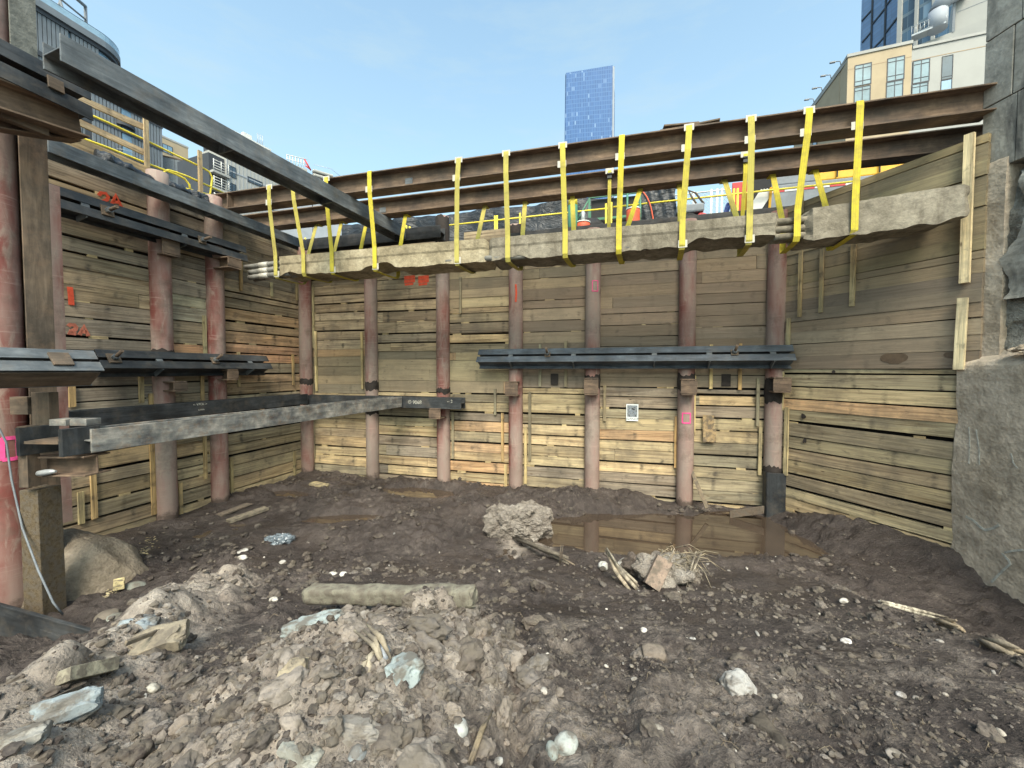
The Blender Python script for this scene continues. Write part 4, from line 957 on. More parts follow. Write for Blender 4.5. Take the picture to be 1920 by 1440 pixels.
dh = lambda x, y: np.clip(1.4*sst(1.3, .55, np.sqrt(((x+.85)/1.0)**2+((y-2.3)/1.4)**2)), 0, 1)
scatter('heap_rubble', 3600, (-2.1,.6), (.9,4.0), (.004,.030), LITC[:3]+MUDC+MUDC[1:2], .4, dh, 1, powr=4.5, amp=.45)
scatter('mud_clods', 4200, (-3.6,4.6), (.9,5.8), (.004,.028), MUDC+MUDC+LITC[2:3], .2, lambda x, y: np.clip(.35+.9*fbm(x*1.1, y*1.1, 7, 3), .06, 1)*sst(6.5, 3.0, y), 1, powr=3.5)
scatter('mud_clods', 1500, (-7,5.5), (5.0,11), (.01,.055), MUDC, .1, lambda x, y: np.clip(.4+.8*fbm(x*1.1, y*1.1, 3, 3), .05, 1), 1, powr=3)
scatter('gravel', 200, (-4.5,5), (1.0,7.5), (.004,.018), WHT[3:]+WHT, .2, lambda x, y: sst(9, 2, y), 2, amp=.14, powr=2.6)
scatter('ridge_rubble', 400, (-4.0,-1.6), (1.0,5.0), (.005,.034), LITC+MUDC[:1], .35, lambda x, y: np.exp(-((-2.2-.42*(y-1.75)-x)/.35)**2), 1, powr=3)
scatter('soil_crumbs', 7000, (-2.6,3.6), (.9,3.6), (.003,.014), MUDC+LITC[2:3], .3, lambda x, y: sst(3.6, 2.4, y)*np.clip(.5+.9*fbm(x*1.7, y*1.7, 2, 3), .1, 1), 1, powr=2.2, amp=.4)
scatter('soil_chunks', 520, (-3.2,4.0), (.95,5.2), (.015,.075), MUDC+MUDC+LITC[2:3], .62, lambda x, y: np.clip(.3+.9*fbm(x*1.5, y*1.5, 5, 3), .03, 1)*(1-.7*sst(.1, .8, x)*sst(4.2, 3.6, y)), 3, powr=3, amp=.34)
scatter('heap_chunks', 240, (-2.0,.4), (1.0,3.2), (.02,.085), LITC[:3]+MUDC[3:], .5, dh, 3, powr=2.6, amp=.36)
# ------------------------------------------------------------------ single stones
from mathutils import Euler
def stone(px, py, w, h, tint, label, cat='stone', name='stone', amp=.16, sub=3, flat=0, rotz=None, group=None, elong=None, fr=1.3, sink=.3, sm=True):
    """w, h: size in photograph pixels"""
    p = G(px, py); d = p.y; rx = w/2*d/F; rz = h/2*d/F
    rot = Euler((random.uniform(-.25,.25), random.uniform(-.2,.2), rotz if rotz is not None else random.uniform(-.5,.5)))
    mb = MB(); rz_ = max(rz*.75, rx*.35)
    q = p+V(0, rx*.2, rz_*(1-2*sink)*.9)
    mb.blob(q, (rx, elong*rx if elong else max(rx*.8, rz*.8), rz_), rot, sub, amp, fr, px*.37+py*.11, tint, flat, sm)
    o = mb.build(name, M['stone'], None, 0, origin=p); return tag(o, label, cat, group)
SB = S(176,190,196); PW = S(206,204,200); TN = S(160,148,126)
def C(px, py, w, h, t, label, **k): return stone(px, py, w, h, t, label, 'concrete chunk', 'concrete_chunk', amp=.30, sub=4, flat=.86, fr=1.7, sm=False, **k)
C(582,1190,128,42, S(152,162,162), 'long pale blue slab of broken concrete below the left end of the old timber', rotz=.05, elong=.4)
stone(714,1238,34,50, S(158,166,176), 'smooth blue-grey oval stone standing behind the crossed splinters', amp=.06)
C(757,1276,80,72, S(152,162,162), 'big pale blue chunk of broken concrete right of the crossed splinters', rotz=.5)
stone(860,1380,36,48, S(176,178,175), 'smooth white oval cobble in the foreground below the heap', amp=.05)
C(653,1290,30,34, S(152,166,170), 'small bright blue-white chip on the heap below the crossed splinters')
C(650,1395,138,50, S(138,133,126), 'long lumpy grey concrete lump in the foreground heap', rotz=0, elong=.5)
C(568,1428,100,56, S(146,146,138), 'pale lump of broken concrete at the bottom edge of the heap')
stone(668,1428,34,48, S(150,160,166), 'smooth grey-blue stone beside the bottom-edge concrete lump', amp=.08)
C(460,1352,46,52, S(152,154,148), 'pale slab tilted on the left flank of the heap')
C(549,1290,58,95, TN, 'tall tan lump of hard soil on the left of the heap')
C(597,1290,42,40, S(170,156,128), 'tan lump beside the tall tan one on the heap')
stone(832,1112,44,32, S(136,130,124), 'grey stone with a pale top beyond the right half of the old timber', amp=.2, flat=.8)
stone(790,1124,32,26, S(196,194,190), 'white-faced stone beyond the middle of the old timber', amp=.2, flat=.8)
stone(736,1112,44,15, S(188,184,178), 'flat pale stone beyond the old timber, left of the white-faced one')
stone(829,1243,15,17, S(200,196,188), 'small white pebble on the right slope of the heap')
stone(689,1072,14,13, S(206,202,194), 'small white pebble on dark mud far beyond the old timber, next to a grey flake')
stone(642,1080,15,13, S(210,208,200), 'round white pebble in the dark mud left of centre'); stone(623,1081,20,9, S(204,200,190), 'thin white flake beside the round white pebble in the dark mud')
stone(454,1048,17,11, S(196,192,184), 'oval pale pebble at the end of the weathered planks'); stone(512,1127,17,11, S(200,196,186), 'pale pebble on the mud left of the old timber')
stone(529,1056,12,10, S(196,192,186), 'pale pebble below the clear plastic bag'); stone(453,1037,22,8, S(190,188,182), 'thin white flake lying on mud below the weathered planks')
stone(1173,1064,30,28, S(204,200,192), 'white stone beside the splintered stick at the edge of the water'); stone(1132,1066,18,24, S(206,204,198), 'white stone left of the splintered stick, at its top end')
o = stone(1387,1305,64,78, S(168,166,162), 'large white boulder with a mud smear on the right foreground mud', 'boulder', 'boulder', amp=.22, sub=4, flat=.85, rotz=.3, sm=False)
stone(1062,1408,48,44, S(160,164,160), 'white stone half sunk in the mud at the bottom centre', amp=.12); stone(1035,1418,22,40, S(150,158,154), 'greenish stone against the left of the half-sunk white stone', amp=.12)
stone(1227,1232,52,34, S(122,112,102), 'flat brown stone on the smooth mud right of centre', amp=.2, flat=.8)
stone(1208,1184,16,7, S(214,210,204), 'tiny white flake on the smooth mud right of centre'); stone(1299,1200,11,8, S(206,206,204), 'tiny white pebble right of the white flake')
stone(1587,1206,18,10, S(216,212,210), 'white shell-like flake on the right mud slope below the split stick'); stone(1689,1428,40,18, S(170,162,154), 'flat pale stone at the bottom right of the mud slope')
stone(1692,1307,20,10, S(204,200,198), 'white flake on the right mud slope, left of another flake'); stone(1719,1313,13,10, S(212,208,206), 'round white flake on the right mud slope')
stone(1584,1130,17,12, S(200,196,188), 'white pebble on top of the right mud crest'); stone(1494,1310,26,13, S(176,172,170), 'pale flake to the right of the white boulder')
for (px, py, w, h, t, lab) in ((251,1104,36,22,(S(128,130,122)),'grey-green cobble right of the yellow wood block'),(270,1138,27,20,S(134,136,130),'grey-green cobble in the middle of the stone group by the trench'),(251,1153,30,18,S(120,120,114),'dark cobble below the middle of the stone group by the trench'),(217,1164,38,18,S(140,142,134),'flat pale cobble at the lower end of the stone group by the trench'),(298,1114,28,22,S(126,124,118),'grey stone between the stone group and the pale ridge'),(195,1162,46,18,S(116,108,98),'long brown stone nearest the steel channel end'),(193,1187,22,16,S(136,128,120),'lone stone at the tip of the steel channel')):
    stone(px, py, w, h, t, lab, amp=.08)
C(255,1186,70,48, S(144,154,160), 'blue-white painted rock near the top of the pale ridge', rotz=.4)
C(278,1222,124,58, S(150,140,122), 'tan broken slab leaning on the pale ridge', rotz=.5, elong=.6)
C(112,1352,118,80, S(146,156,160), 'blue-grey rounded concrete lump on the lower left ridge', rotz=.6, elong=.5)
C(28,1410,90,60, S(146,144,138), 'grey concrete lump at the lower left corner of the picture', rotz=.6)
stone(187,1246,46,24, S(150,142,130), 'rounded tan stone above the split timber on the ridge'); stone(244,1252,26,15, S(172,162,148), 'small tan stone right of the split timber'); stone(285,1297,26,20, S(196,192,180), 'pale cobble lying below the pale ridge'); stone(386,1327,24,14, S(120,112,104), 'brown stone on the mud left of the heap')
PB = 'scattered pale pebbles on the mud'
# more pebbles on the visible mud, told apart by nothing
protos = []
for i in range(3):
    mb = MB(); mb.blob((0,0,0), (.022+.004*i, .017, .013), None, 2, .12, 1.3, i*7.7, [S(196,190,180), S(180,172,160), S(168,164,158)][i], 0, True); o = mb.build('pebble', M['stone']); protos.append(o)
k = 0
while k < 30:
    px, py = random.uniform(250, 1900), random.uniform(1000, 1430)
    if 430 < px < 900 and py > 1150: continue
    p = G(px, py)
    if p.z <= WATER+.01 or p.y > 7.5: continue
    if k < 3: o = protos[k]
    else: o = protos[k % 3].copy(); COL.objects.link(o)
    s_ = random.uniform(.45, 1.15); o.scale = (s_*random.uniform(.8,1.5), s_, s_*random.uniform(.7, 1)); o.rotation_euler = (random.uniform(-.3,.3), random.uniform(-.3,.3), random.uniform(0, 6))
    o.location = (p.x, p.y, gz(p.x, p.y)+.004); tag(o, 'small pale pebble half pressed into the dark mud', 'pebble', PB); k += 1
# ------------------------------------------------------------------ big soil lump, boulder mass, timbers, sticks
def lump(name, label, cat, px, py, w, h, mat, dep=.8, amp=.28, sd=1.0, sink=.35, fr=1.9, sub=4, rot=None, flat=0):
    p = G(px, py); k = p.y/F; mb = MB(); mb.blob(p+V(0, dep*w*k*.4, h*k*(.5-sink)), (w*k/2, dep*w*k/2, h*k*.62), rot, sub, amp, fr, sd, (1,1,1), flat, False)
    return tag(mb.build(name, mat, None, 0, origin=p), label, cat)
def rough_lump(o, amp, fr):
    me = o.data; n = len(me.vertices); co = np.zeros(n*3, np.float32); me.vertices.foreach_get('co', co); co = co.reshape(-1, 3); nr = np.zeros(n*3, np.float32); me.vertices.foreach_get('normal', nr); nr = nr.reshape(-1, 3)
    co += nr*(amp*fbm(co[:,0]*fr, co[:,1]*fr, co[:,2]*fr, 4, .6))[:,None].astype(np.float32); me.vertices.foreach_set('co', co.ravel()); me.update()
ICO[5] = ico(5)
M['drysoil'] = m_conc('dry_soil', S(118,110,102), S(146,138,129), S(172,165,156), 1.0, .06, 1.6, S(92,84,78), .5)
M['tansoil'] = m_conc('tan_soil', S(110,101,88), S(132,122,108), S(152,142,127), .8, .04, 1.0, S(88,76,64), .6)
M['brownsoil'] = m_conc('brown_soil', S(84,75,69), S(104,95,88), S(128,118,109), 1.0, .06, 1.6, S(70,62,57), .5)
o = lump('soil_lump', 'pale dry lump of hard soil standing beside the muddy pool', 'soil lump', 975, 1012, 150, 70, M['drysoil'], .6, .3, 4.4, .25, sub=5, flat=.85); rough_lump(o, .05, 9)
o = lump('shotcrete_mound', 'smooth tan shotcrete mound at the foot of the short brown post', 'shotcrete mound', 168, 1120, 175, 165, M['shotcrete'], .8, .2, 2.2, .18, 1.1, 4)
p = at_y(95, 1085, 4.95); mb = MB(); mb.blob(V(p.x-.1, 5.15, -3.0), (1.05, .62, .86), None, 4, .13, .9, 6.1, (1,1,1), 0, True); bpy.data.objects.remove(o)
o = mb.build('shotcrete_mound', M['tansoil'], None, 0, origin=(p.x, 4.9, -2.9)); tag(o, 'smooth tan shotcrete mound at the foot of the short brown post', 'shotcrete mound'); rough_lump(o, .04, 2.6)
def log(px0, py0, px1, py1, w, name, label, cat, tint, lift=.5, rough=.012, sd=0., th=None, frac=.9):
    a, b = G(px0, py0), G(px1, py1); k = (a.y+b.y)/2/F; r = w*k/2; a = a+ZU*r*lift; b = b+ZU*r*lift
    d = b-a; L = d.length; d.normalize(); s1 = d.cross(ZU).normalized(); s2 = s1.cross(d); n = max(6, int(L/.02)); m = 28
    P = np.zeros((n+1, m, 3)); uv = np.zeros((n+1, m, 2)); th = th or 1.0
    for i in range(n+1):
        t = i/n
        for j in range(m):
            A = 2*math.pi*j/m; c, s_ = math.cos(A), math.sin(A); e = (abs(c)**5+abs(s_)**5)**(-1/5)
            rr = r*e*(1+rough/r*float(fbm(np.array([t*L*6+sd]), np.array([c*1.5+sd]), np.array([s_*1.5]), 3)[0])); 
            if i in (0, n): rr *= frac
            q = a+d*(L*t+(.03*float(vn(c*2+sd, s_*2, sd)) if i in (0, n) else 0))+s1*(c*rr)+s2*(s_*rr*th); P[i,j] = q; uv[i,j] = (t*L, A*r)
    mb = MB(); mb.grid(P, tint, True, uv, True); mb.quad(range(m), [(0,0)]*m, tint); mb.quad(list(range(n*m, n*m+m))[::-1], [(0,0)]*m, tint)
    return tag(mb.build(name, M['stick'], None, 0, origin=(a+b)/2-ZU*r), label, cat)
log(580,1150,890,1160,32, 'old_timber', 'old grey squared timber lying across the top of the heap', 'timber', S(132,128,114), 2.5, .008, 1.0)
def board(px0, py0, px1, py1, w, th, name, label, cat, tint, tilt=0.0, lift=.0):
    a, b = G(px0, py0), G(px1, py1); d = b-a; L = d.length; d.normalize(); s1 = d.cross(ZU).normalized(); s1 = (s1*math.cos(tilt)+ZU*math.sin(tilt)).normalized(); s2 = s1.cross(d)
    mb = MB(); mb.box((a+b)/2+ZU*(th/2+lift), d, s1, s2, L/2, w/2, th/2, tint, .006)
    return tag(mb.build(name, M['stick'], None, .003, origin=(a+b)/2), label, cat)
board(428,980,500,955,.20,.05, 'plank', 'weathered grey plank lying on the mud near the left wall', 'plank', S(136,128,112))
board(410,968,468,946,.18,.03, 'plank', 'thin muddy plank lying behind the weathered grey one', 'plank', S(120,108,96))
board(585,908,615,914,.22,.05, 'plank', 'short pale board offcut at the foot of the back left corner', 'plank', S(178,164,128))
board(212,1110,234,1106,.13,.10, 'wood_block', 'small bright yellow cut wood block by the stone group', 'wood block', S(222,206,156), 0, .03)
board(116,1290,212,1266,.09,.06, 'split_timber', 'pale split timber resting on the left ridge', 'timber', S(166,160,140), .4, .02)
board(84,1328,145,1298,.03,.03, 'stick', 'thin dark stick below the split timber on the ridge', 'stick', S(96,86,76))
board(236,1243,322,1205,.02,.02, 'stick', 'thin stick along the tan broken slab', 'stick', S(134,122,106), 0, .1)
def splinter(pts, r, name, label, tint, n=5):
    root = MB(); P = [V(p) for p in pts]
    for i in range(n):
        o = V(random.uniform(-1,1), random.uniform(-1,1), random.uniform(-1,1))*r*1.1; e = V(random.uniform(-1,1), random.uniform(-.5,.5), random.uniform(-1,1))*r*1.8
        Q = [P[0]+o+e*.5]+[p+o*.9 for p in P[1:-1]]+[P[-1]+o-e]
        if len(Q) == 2: Q = [Q[0], (Q[0]+Q[1])/2+o*.3, Q[1]]
        root.tube(Q, [r*.55*random.uniform(.5,1.2)]+[r*random.uniform(.6,1)]*(len(Q)-2)+[r*.3], 6, jit(tint, .2))
    c = P[len(P)//2]; return tag(root.build(name, M['stick'], None, 0, origin=c), label, 'splintered wood')
a, b = G(724,1256), G(700,1240); splinter([a+ZU*.02, a+(G(690,1235)-a)*.5+ZU*.10, at_y(677,1178,a.y+.12)], .018, 'splinter', 'grey splinter of wood, the long one of the crossed pair on the heap', S(164,152,132), 3)
a = G(678,1268); splinter([a, at_y(688,1240,a.y+.03), at_y(694,1226,a.y+.06)], .02, 'splinter', 'short grey splinter, lower of the crossed pair on the heap', S(156,148,132), 3)
a = G(1190,1106); splinter([a+ZU*.02, at_y(1160,1070,a.y+.25), at_y(1135,1034,a.y+.55)], .028, 'splintered_stick', 'pale splintered stick pointing over the edge of the muddy pool', S(170,158,138), 6)
a = G(968,1016); b = G(1066,1062); splinter([a+ZU*.04, (a+b)/2+ZU*.05, b+ZU*.03], .035, 'splintered_board', 'dark splintered board sliding down from the pale soil lump', S(128,118,104), 5)
a = G(1050,1060); splinter([a+ZU*.03, at_y(1053,1020,a.y)], .014, 'stick', 'short dark stick standing by the splintered board', S(104,94,84), 2)
a = G(1648,1133); b = G(1768,1170); splinter([a+ZU*.04, (a+b)/2+ZU*.04, b+ZU*.03], .022, 'split_stick', 'long white split stick on the crest of the right mud slope', S(206,198,180), 3)
a = G(1765,1178); b = G(1808,1188); splinter([a+ZU*.03, b+ZU*.03], .022, 'bark_splinter', 'brown frayed bark beyond the end of the white split stick', S(150,134,112), 7)
a = G(1845,1212); b = G(1915,1232); splinter([a+ZU*.02, b+ZU*.03], .026, 'bark_splinter', 'frayed bark strip at the right edge of the mud slope', S(146,134,116), 6)
a = G(886,1440); splinter([a+ZU*.02, G(905,1385)+ZU*.03, G(917,1350)+ZU*.02], .010, 'root', 'thin curved root at the bottom edge right of the white cobble', S(128,116,96), 3)
a = G(1300,890+62); # leaning stick against the back wall
t0, z0 = BW.hit(1297,884,.14); t1, z1 = BW.hit(1326,953,.5); A, B = BW.pt(t0, z0, .14), BW.pt(t1, z1, .5); d = (A-B); L = d.length; d.normalize(); mb = MB(); s1 = d.cross(BW.n).normalized(); mb.box((A+B)/2, d, s1, d.cross(s1), L/2, .035, .02, S(132,118,98), .004)
tag(mb.build('leaning_board', M['stick'], None, .003, origin=B), 'narrow muddy board leaning against the back wall beside a pipe pile', 'board')
q = BW.P(1400, 958, .45); mb = MB(); mb.box(V(q.x, q.y, q.z-.02), (BW.u+ZU*.25).normalized(), BW.n, ZU, .3, .02, .07, S(104,92,80), .005); tag(mb.build('half_sunk_board', M['stick'], None, .003, origin=q), 'dark board half sunk in the pool near the right corner pile', 'board')
# root clump by the pool
a = G(1262, 1098); root = thing('root_clump', 'earthy clump with frayed roots and a brick at the edge of the pool', 'root clump', a)
mb = MB(); mb.blob(a+V(-.0,.15,.07), (.30,.22,.20), None, 5, .42, 1.8, 5.5, (1,1,1), 0, False); o = mb.build('earth', M['drysoil'], root)
mb = MB()
for i in range(70):
    s0 = a+V(random.uniform(-.1,.26), random.uniform(0,.25), random.uniform(.18,.36)); d = V(random.uniform(-.4,1.1), random.uniform(-.6,.1), random.uniform(-.8,.35)).normalized(); L = random.uniform(.12,.34)
    mb.tube([s0, s0+d*L*.5+V(0,0,.02), s0+d*L-V(0,0,random.uniform(.02,.1))], [.006,.004,.0015], 5, jit(S(160,148,126), .2))
tag(mb.build('roots', M['stick'], root), kind='stuff')
mb = MB(); mb.box(a+V(-.19,-.05,.17), V(.55,.35,.75).normalized(), V(.84,-.3,-.45).normalized(), V(.55,.35,.75).normalized().cross(V(.84,-.3,-.45).normalized()), .17, .085, .05, S(150,132,118), .01); mb.build('brick', M['stick'], root, .006)
a = G(1218,1090); o = lump('mud_clod', 'dark earthy lump between the white stones and the root clump', 'soil lump', 1205, 1082, 60, 40, M['brownsoil'], .8, .3, 8.8, .3, 2.0, 4)
log(1408,1368,1492,1424,40, 'sunken_log', 'dark muddy log end sunk in the lower right foreground', 'log', S(86,78,70), .15, .035, 3.0, .8)
for (px0, py0, px1, py1, r_, lab) in ((1225,1105,1262,1030,.016,'frayed splinter leaning up the left of the root clump'), (1290,1100,1312,1040,.014,'thin splinter leaning on the right of the root clump'), (1150,1085,1205,1112,.018,'flat pale splinter lying before the splintered stick'), (1000,1030,1045,1050,.016,'grey splinter lying on the splintered board')):
    a = G(px0, py0); splinter([a+ZU*.02, at_y(px1, py1, a.y+.1)], r_, 'splinter', lab, S(160,148,130), 4)
# roots and fibres in the mud (uncountable)
mb = MB()
for i in range(240):
    px, py = random.uniform(300, 1900), random.uniform(1020, 1438); p = G(px, py)
    if p.z <= WATER+.01 or p.y > 6.5: continue
    z = gz(p.x, p.y); a = random.uniform(0, 6.28); L = random.uniform(.015, .075); d = V(math.cos(a), math.sin(a), 0)
    e = p+d*L; e.z = gz(e.x, e.y)+random.uniform(.0, .03); mdl = (p+e)/2; mdl.z = max(z, e.z)+random.uniform(.005, .02); mb.tube([V(p.x, p.y, z), mdl, e], random.uniform(.0008, .0016), 4, jit(S(128,116,98), .25), False)
tag(mb.build('loose_fibres', M['stick']), kind='stuff')
# clear plastic bag
M['plastic'] = m_plain('clear_plastic', S(104,114,122), .18, .25, 16, 0, .6, .8)
a = G(526,1014); mb = MB(); mb.blob(a+ZU*.03, (.22,.15,.07), None, 4, .3, 2.4, 3.3, (1,1,1), 0, False); o = mb.build('plastic_bag', M['plastic'], None, 0, origin=a); rough_lump(o, .03, 14); tag(o, 'crumpled clear plastic bag on the mud', 'plastic bag')
# steel channel lower left
a = at_y(192, 1183, 3.9); b = at_y(-60, 1112, 4.12); root = thing('steel_channel', 'dark olive steel channel lying at the lower left corner', 'steel beam', (a+b)/2-ZU*.3)
ax = (a-b).normalized(); sd = V(0,-1,0)-ax*V(0,-1,0).dot(ax); sd.normalize(); up_ = ax.cross(sd); up_ = up_ if up_.z > 0 else -up_
M['olive_steel'] = m_steel('olive_steel', (S(50,49,42), S(66,64,54), S(84,80,67)), .5, .0, S(72,64,54), .5)
mb = MB(); mb.prism([(.0,-.46),(.14,-.46),(.14,-.44),(.02,-.44),(.02,-.02),(.035,-.02),(.035,0),(0,0)], b, ax, sd, up_, (a-b).length); mb.build('channel', M['steel_black'], root, .004)
mb = MB(); c = b+(a-b)*.72+sd*.024-up_*.2; mb.box(c, ax, sd, up_, .22, .004, .06); mb.build('stiffener_plate', M['steel_black'], root, .002)
# chips of fresh wood along the trench
mb = MB()
for i in range(260):
    f = random.random(); px = 200+85*f+random.gauss(0, 9); py = 1120-105*f+random.gauss(0, 8); p = G(px, py); z = gz(p.x, p.y); a = random.uniform(0, 6.28)
    mb.box(V(p.x, p.y, z+.006), V(math.cos(a), math.sin(a), random.uniform(-.3,.3)).normalized(), V(-math.sin(a), math.cos(a), 0), ZU, random.uniform(.006,.022), random.uniform(.004,.009), .002, jit(S(206,190,150), .15))
tag(mb.build('wood_chips', M['stick']), kind='stuff')
# hanging cable at the near pile
mb = MB(); P = [NP+V(.06,-.21,0)+ZU*z for z in (.1,-.3)]+[at_y(12,830,4.36), at_y(22,900,4.36), at_y(42,990,4.3), at_y(72,1070,4.2), at_y(100,1130,4.15), at_y(118,1152,4.2)]
mb.tube(P, .010, 7); tag(mb.build('cable', M['grey'], None, 0, origin=P[-1]), 'thin grey cable hanging down the nearest pipe pile', 'cable')
# ================================================================== things on the back wall
k = NT('printed_notice'); uv = k.tc('UV'); u, v, _ = k.sep(uv); ins = k.ma('MULTIPLY', k.ma('MULTIPLY', k.ma('GREATER_THAN', u, .08), k.ma('LESS_THAN', u, .92)), k.ma('MULTIPLY', k.ma('GREATER_THAN', v, .24), k.ma('LESS_THAN', v, .93)))
pic = k.ramp(k.noise(k.map(uv, (4, 5, 1)), 1, 6, .75, .6), [(.4, S(40,44,50)), (.5, S(150,156,160)), (.58, S(90,104,120)), (.68, S(220,224,226))])
tx = k.ma('MULTIPLY', k.ma('LESS_THAN', k.ma('FRACT', k.ma('MULTIPLY', v, 16)), .5), k.ma('MULTIPLY', k.ma('GREATER_THAN', k.noise(k.map(uv, (26, 9, 1)), 1, 1), .46), k.ma('MULTIPLY', k.ma('LESS_THAN', v, .2), k.ma('GREATER_THAN', v, .05))))
M['notice'] = k.fin(k.mix(tx, k.mix(ins, S(226,230,230), pic), S(70,74,80)), .6)
t0, z0 = BW.hit(1174,789,.03); t1, z1 = BW.hit(1197,758,.03); mb = MB(); mb.v = [tuple(BW.pt(a, b, .024+c)) for c in (0, .003) for (a, b) in ((t0,z0),(t1,z0),(t1,z1),(t0,z1))]
for q in ((4,5,6,7),): mb.quad(q, [(0,0),(1,0),(1,1),(0,1)], (1,1,1))
for q in ((0,1,5,4),(1,2,6,5),(2,3,7,6),(3,0,4,7),(3,2,1,0)): mb.quad(q, [(0,0)]*4, (1,1,1))
tag(mb.build('notice_sheet', M['notice'], None, 0, origin=BW.pt((t0+t1)/2, z0, .02)), 'white printed notice with a dark picture tacked to the back planks', 'notice')
t0, z0 = BW.hit(1330,804,.06); root = thing('cardboard', 'folded brown cardboard stuck to the back planks near the right corner', 'cardboard', BW.pt(t0, z0-.28, .05))
mb = MB(); mb.box(BW.pt(t0-.02, z0+.06, .055), ZU, BW.u, (BW.n+ZU*.1).normalized(), .22, .105, .008, S(170,146,110), .006); mb.build('flap', M['stick'], root)
mb = MB(); mb.box(BW.pt(t0, z0-.14, .085), ZU, BW.u, (BW.n+ZU*.35).normalized(), .13, .12, .008, S(178,152,114), .008); mb.build('flap', M['stick'], root)
# ================================================================== street level
ZS = 3.02
inner = [LW.pt(30, ZS, -.5), LW.pt(0, ZS, -.5)+BW.n*-.5, C2 and BW.pt(11.3, ZS, -.5), RW.pt(4.0, ZS, -.55)]
outer = [V(-900, -400, ZS), V(-700, 1400, ZS), V(900, 1400, ZS), V(1200, -200, ZS)]
mb = MB(); mb.v = [tuple(p) for p in inner+outer]
for i in range(3): mb.quad((i, i+4, i+5, i+1), [(0,0)]*4, (1,1,1))
tag(mb.build('street', M['asphalt']), kind='structure')
# steel kerb channel along the top of the back wall
kb = thing('steel_channel', 'dark steel channel capping the right half of the back plank wall', 'steel beam', BW.pt(8, 3.0, .1))
t0, t1 = BW.hit(955, 450, .1)[0], BW.hit(1500, 395, .1)[0]+.2
mb = MB(); mb.box(BW.pt((t0+t1)/2, 3.02, .12), BW.u, BW.n, ZU, (t1-t0)/2, .012, .115); mb.build('web', M['steel_black'], kb, .003)
mb = MB(); mb.box(BW.pt((t0+t1)/2, 3.128, .05), BW.u, BW.n, ZU, (t1-t0)/2, .055, .01); mb.build('flange', M['steel_black'], kb, .003)
mb = MB(); mb.box(BW.pt((t0+t1)/2, 2.915, .05), BW.u, BW.n, ZU, (t1-t0)/2, .055, .01); mb.build('flange', M['steel_black'], kb, .003)
q = BW.P(980, 447, .3); mb = MB(); hbeam(mb, q-BW.u*.3, q+BW.u*.05, BW.n, .2, .2, .015, .012); tag(mb.build('beam_stub', M['steel_black'], None, .003, origin=q), 'short black beam stub at the left end of the capping channel', 'steel beam')
q = BW.P(968, 448, .02); mb = MB(); mb.cyl(V(q.x,q.y,2.6), V(q.x,q.y,3.62), .16, 22); 
# capping timbers on the back wall
tt = thing('capping_board', 'light brown capping board on the back wall between two piles', 'board', BW.pt(4.5, 3.05, .05)); mb = MB()
boards(mb, BW, BW.hit(870,455)[0], BW.hit(955,448)[0], 3.0, 3.3, .15, .004, OLV, 0); mb.build('boards', M['wood'], tt)
mb = MB(); mb.box(BW.pt(BW.hit(622,460,.1)[0], 3.07, .07), BW.u, BW.n, ZU, 1.1, .05, .12, S(128,102,76)); tag(mb.build('capping_board', M['wood'], None, .003, origin=BW.pt(1, 3.0)), 'orange-brown capping timber behind the left ends of the girders', 'board')
BS = Wall(BW.pt(0, 0, -1.45)[:2], BW.u[:2], BW.n[:2])
def at_street(px, py, off): return BW.P(px, py, -off)
def rail(name, label, W, zs, t0, t1, posts, r=.021, mat='yellow', post_r=.024):
    root = thing(name, label, 'guardrail', W.pt((t0+t1)/2, ZS))
    for z in zs: mb = MB(); mb.cyl(W.pt(t0, z), W.pt(t1, z), r, 10); mb.build('rail', M[mat], root)
    for t in posts: mb = MB(); mb.cyl(W.pt(t, ZS+.0), W.pt(t, zs[0]+.12), post_r, 10); mb.build('post', M[mat], root)
    return root
h = lambda px, py=420: BS.hit(px, py)[0]
rail('guardrail', 'yellow pipe guardrail behind the back wall, left section before the black sheeting', BS, (4.02, 3.55), h(530), h(770), [h(572), h(740), h(768)])
rail('guardrail', 'yellow pipe guardrail in front of the black sheeting', BS, (4.06,), h(760), h(1140), [h(762), h(928), h(932), h(975), h(1136)])
rail('guardrail', 'yellow pipe guardrail in front of the gas cylinders and the truck', BS, (4.08,), h(1150), h(1600), [h(1146), h(1160), h(1375), h(1382)])
# yellow upright panel post near the cage
q = BW.P(1137, 400, -1.5); 
# sheeting fence
FS = Wall(BW.pt(0, 0, -3.4)[:2], BW.u[:2], BW.n[:2])
def sheet(name, label, cat, W, ta, tb, z0, z1, mat, amp=.10, fr=1.6, sag=.12, n=70, m=16, sd=0.0, th=.02, parent=None):
    T, Zz = np.meshgrid(np.linspace(ta, tb, n), np.linspace(0, 1, m), indexing='ij')
    top = z1-sag*np.abs(np.sin((T-ta)*1.15))+.04*fbm(T*2+sd, T*0, 0)
    Z_ = z0+(top-z0)*Zz; D = amp*fbm(T*fr+sd, Zz*fr*.8+T*.5, sd, 4)+amp*.5*np.abs(fbm(T*3.1+Zz*2.2, Zz*1.5, sd+4, 3))
    P = np.zeros((n, 2*m, 3))
    for sgn, sl in ((0, slice(0, m)), (1, slice(2*m-1, m-1, -1))):
        P[:, sl, 0] = W.p0.x+W.u.x*T+W.n.x*(D-sgn*th); P[:, sl, 1] = W.p0.y+W.u.y*T+W.n.y*(D-sgn*th); P[:, sl, 2] = Z_
    mb = MB(); mb.grid(P, close=True, sm=True); o = mb.build(name, M[mat], parent, 0, None if parent else W.pt((ta+tb)/2, z0)); 
    return o if parent else tag(o, label, cat)
f = lambda px: FS.hit(px, 410)[0]
